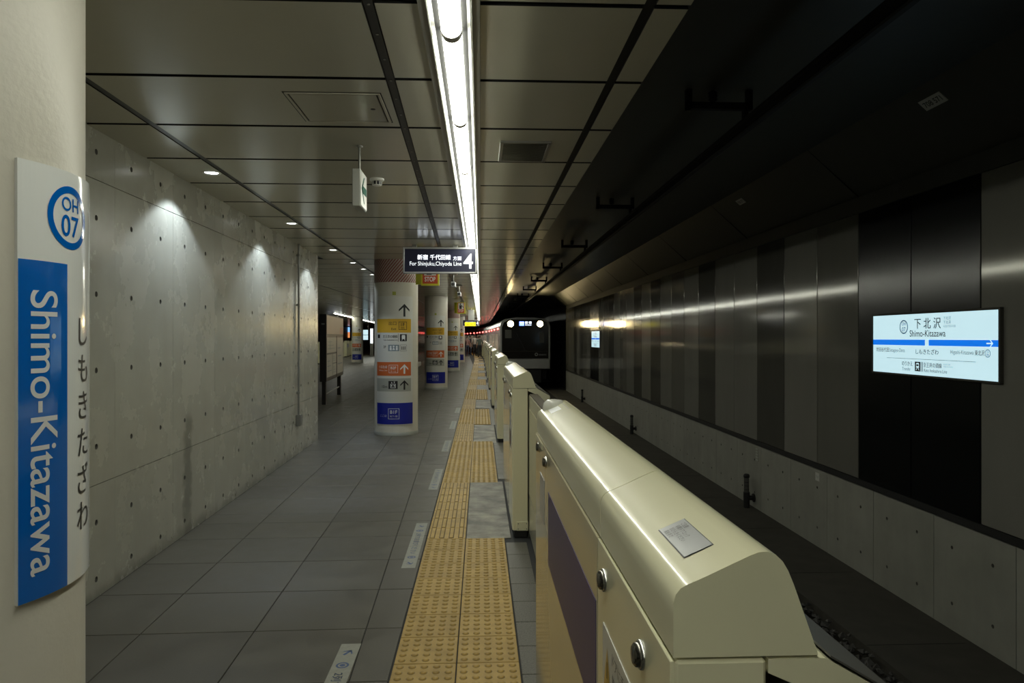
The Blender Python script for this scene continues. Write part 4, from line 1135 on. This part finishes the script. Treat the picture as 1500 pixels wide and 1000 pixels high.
# escalator glimpsed between the columns
t = empty('escalator', (-3.45, 33, 0), 0, 'dark escalator balustrade glimpsed between the first two signed columns', 'escalator')
MB().prism([(0, 0), (6, 0), (6, .95), (1.2, .95), (.25, .80), (.0, .55)], -.06, .06, axis='x').build('balustrade', M_tblack, t)
MB().prism([(-.06, .58), (.22, .88), (1.2, 1.03), (6, 1.03), (6, .96), (1.2, .96), (.26, .81), (.02, .54)], -.05, .05, axis='x').build('handrail', M_rubber, t)
MB().bbox(-.2, .2, .1, 6, 0, .22, .02).build('skirt', M_lgrey, t)
tag(MB().box(-5.3, -3.7, 36, 60, 0, H).build('wall_stair', M_pd), kind='structure')

# ================================================================== PEOPLE (waiting far down the platform)
def person(x, y, rz, label, h, shirt, legs, hair, sway=0, bag=None):
    t = empty('person', (x, y, 0), rz, label, 'person', 'passengers waiting far down the platform')
    k = h/1.72
    J = {'pel': (0, 0, .93), 'wai': (0, 0, 1.08), 'che': (0, .01, 1.28), 'shb': (0, .01, 1.40), 'nek': (0, .0, 1.48), 'hd1': (0, -.015, 1.56), 'hd2': (0, -.01, 1.66)}
    R = {'pel': (.15, .11), 'wai': (.13, .095), 'che': (.16, .105), 'shb': (.10, .07), 'nek': (.052, .052), 'hd1': (.075, .09), 'hd2': (.075, .09)}
    E = [('pel', 'wai'), ('wai', 'che'), ('che', 'shb'), ('shb', 'nek'), ('nek', 'hd1'), ('hd1', 'hd2')]
    for s, n in ((-1, 'l'), (1, 'r')):
        st = sway*s
        J.update({n+'hp': (s*.09, 0, .88), n+'kn': (s*.10, -.03+st*.5, .49), n+'an': (s*.105, .02+st, .09), n+'to': (s*.125, -.13+st, .04),
                  n+'sh': (s*.185, .01, 1.39), n+'el': (s*.235, .03, 1.12), n+'wr': (s*.23, -.05, .88), n+'ha': (s*.225, -.07, .80)})
        R.update({n+'hp': (.088, .09), n+'kn': (.056, .058), n+'an': (.04, .045), n+'to': (.038, .03), n+'sh': (.06, .06), n+'el': (.042, .042), n+'wr': (.029, .026), n+'ha': (.036, .02)})
        E += [('pel', n+'hp'), (n+'hp', n+'kn'), (n+'kn', n+'an'), (n+'an', n+'to'), ('shb', n+'sh'), (n+'sh', n+'el'), (n+'el', n+'wr'), (n+'wr', n+'ha')]
    keys = list(J); me = bpy.data.meshes.new('body'); me.from_pydata([tuple(c*k for c in J[q]) for q in keys], [(keys.index(a), keys.index(b)) for a, b in E], [])
    import bmesh
    bm = bmesh.new(); bm.from_mesh(me); bm.verts.layers.skin.verify(); bm.to_mesh(me); bm.free()
    o = bpy.data.objects.new('body', me); COL.objects.link(o)
    md = o.modifiers.new('skin', 'SKIN'); md.use_smooth_shade = True
    for i, q in enumerate(keys):
        me.skin_vertices[0].data[i].radius = (R[q][0]*k, R[q][1]*k); me.skin_vertices[0].data[i].use_root = q == 'pel'
    o.modifiers.new('sub', 'SUBSURF').levels = 1
    dg = bpy.context.evaluated_depsgraph_get(); dg.update()
    m2 = bpy.data.meshes.new_from_object(o.evaluated_get(dg)); bpy.data.objects.remove(o)
    m2.materials.clear()
    for mm in (shirt, legs, M_skin, M_rubber): m2.materials.append(mm)
    for p in m2.polygons:
        z = p.center.z/k; x_ = abs(p.center.x/k)
        p.material_index = 2 if (z > 1.47 or (x_ > .19 and z < 1.08)) else (3 if z < .075 else (1 if (z < .98 and x_ < .2) else 0))
        p.use_smooth = True
    b = link('body', m2, t)
    # hair, face, fingers
    mb = MB(); mb.lathe([(.0001, .125*k), (.05*k, .115*k), (.085*k, .07*k), (.095*k, .01*k), (.088*k, -.05*k)], (0, .012*k, 1.625*k), n=16); mb.build('hair', hair, t)
    mb = MB()
    for s in (-1, 1): mb.lathe([(.0001, -.008), (.010, -.004), (.010, .004), (.0001, .008)], (s*.032*k, -.094*k, 1.625*k), n=8)
    mb.box(-.022*k, .022*k, -.106*k, -.095*k, 1.545*k, 1.553*k); mb.build('eyes_and_mouth', M_ink, t)
    mb = MB(); mb.prism([(-.012*k, -.098*k), (.0, -.122*k), (.012*k, -.098*k)], 1.575*k, 1.615*k)
    for s in (-1, 1): mb.lathe([(.0001, -.012), (.022, -.005), (.022, .005), (.0001, .012)], (s*.082*k, 0, 1.60*k), n=10, axis='x')
    for s in (-1, 1):
        for q in range(4): mb.cyl((s*.225*k, (-.095+q*.017)*k, .79*k), .0075*k, -(.075-.008*abs(q-1.4))*k, n=6, r2=.005*k)
        mb.cyl((s*.205*k, -.10*k, .83*k), .008*k, -.06*k, n=6, r2=.006*k)
    mb.build('features', M_skin, t)
    if bag:
        MB().bbox(-.14*k, .14*k, .11*k, .25*k, .98*k, 1.38*k, .03).build('backpack', bag, t)
Wsh = mat('white_shirt', (.55, .53, .48), .7); Dk = mat('dark_cloth', (.03, .032, .04), .8); Gr = mat('green_grey_cloth', (.12, .15, .13), .8); Pk = mat('pink_cloth', (.35, .22, .20), .8); Bl = mat('denim_cloth', (.06, .08, .13), .8); Tn = mat('tan_hair', (.16, .09, .045), .5)
person(-.47, 57.5, .3, 'person in a white shirt and dark trousers at the far end of the platform', 1.74, Wsh, Dk, M_hair, .06)
person(-.20, 58.5, 2.8, 'person in a tan top and dark trousers next to the gates, far down the platform', 1.66, mat('tan_cloth', (.30, .22, .15), .8), Dk, Tn, -.05)
person(-.86, 60.5, 1.5, 'person in dark clothes standing behind the white-shirted person', 1.70, Dk, Bl, M_hair, .04, Dk)
person(-1.08, 57.0, .2, 'person in a dusty pink top left of the white-shirted person', 1.62, Pk, Bl, M_hair, .03)
person(-.08, 55.0, 3.3, 'person in a green-grey jacket nearest the gates, far down the platform', 1.68, Gr, Dk, M_hair, .05)
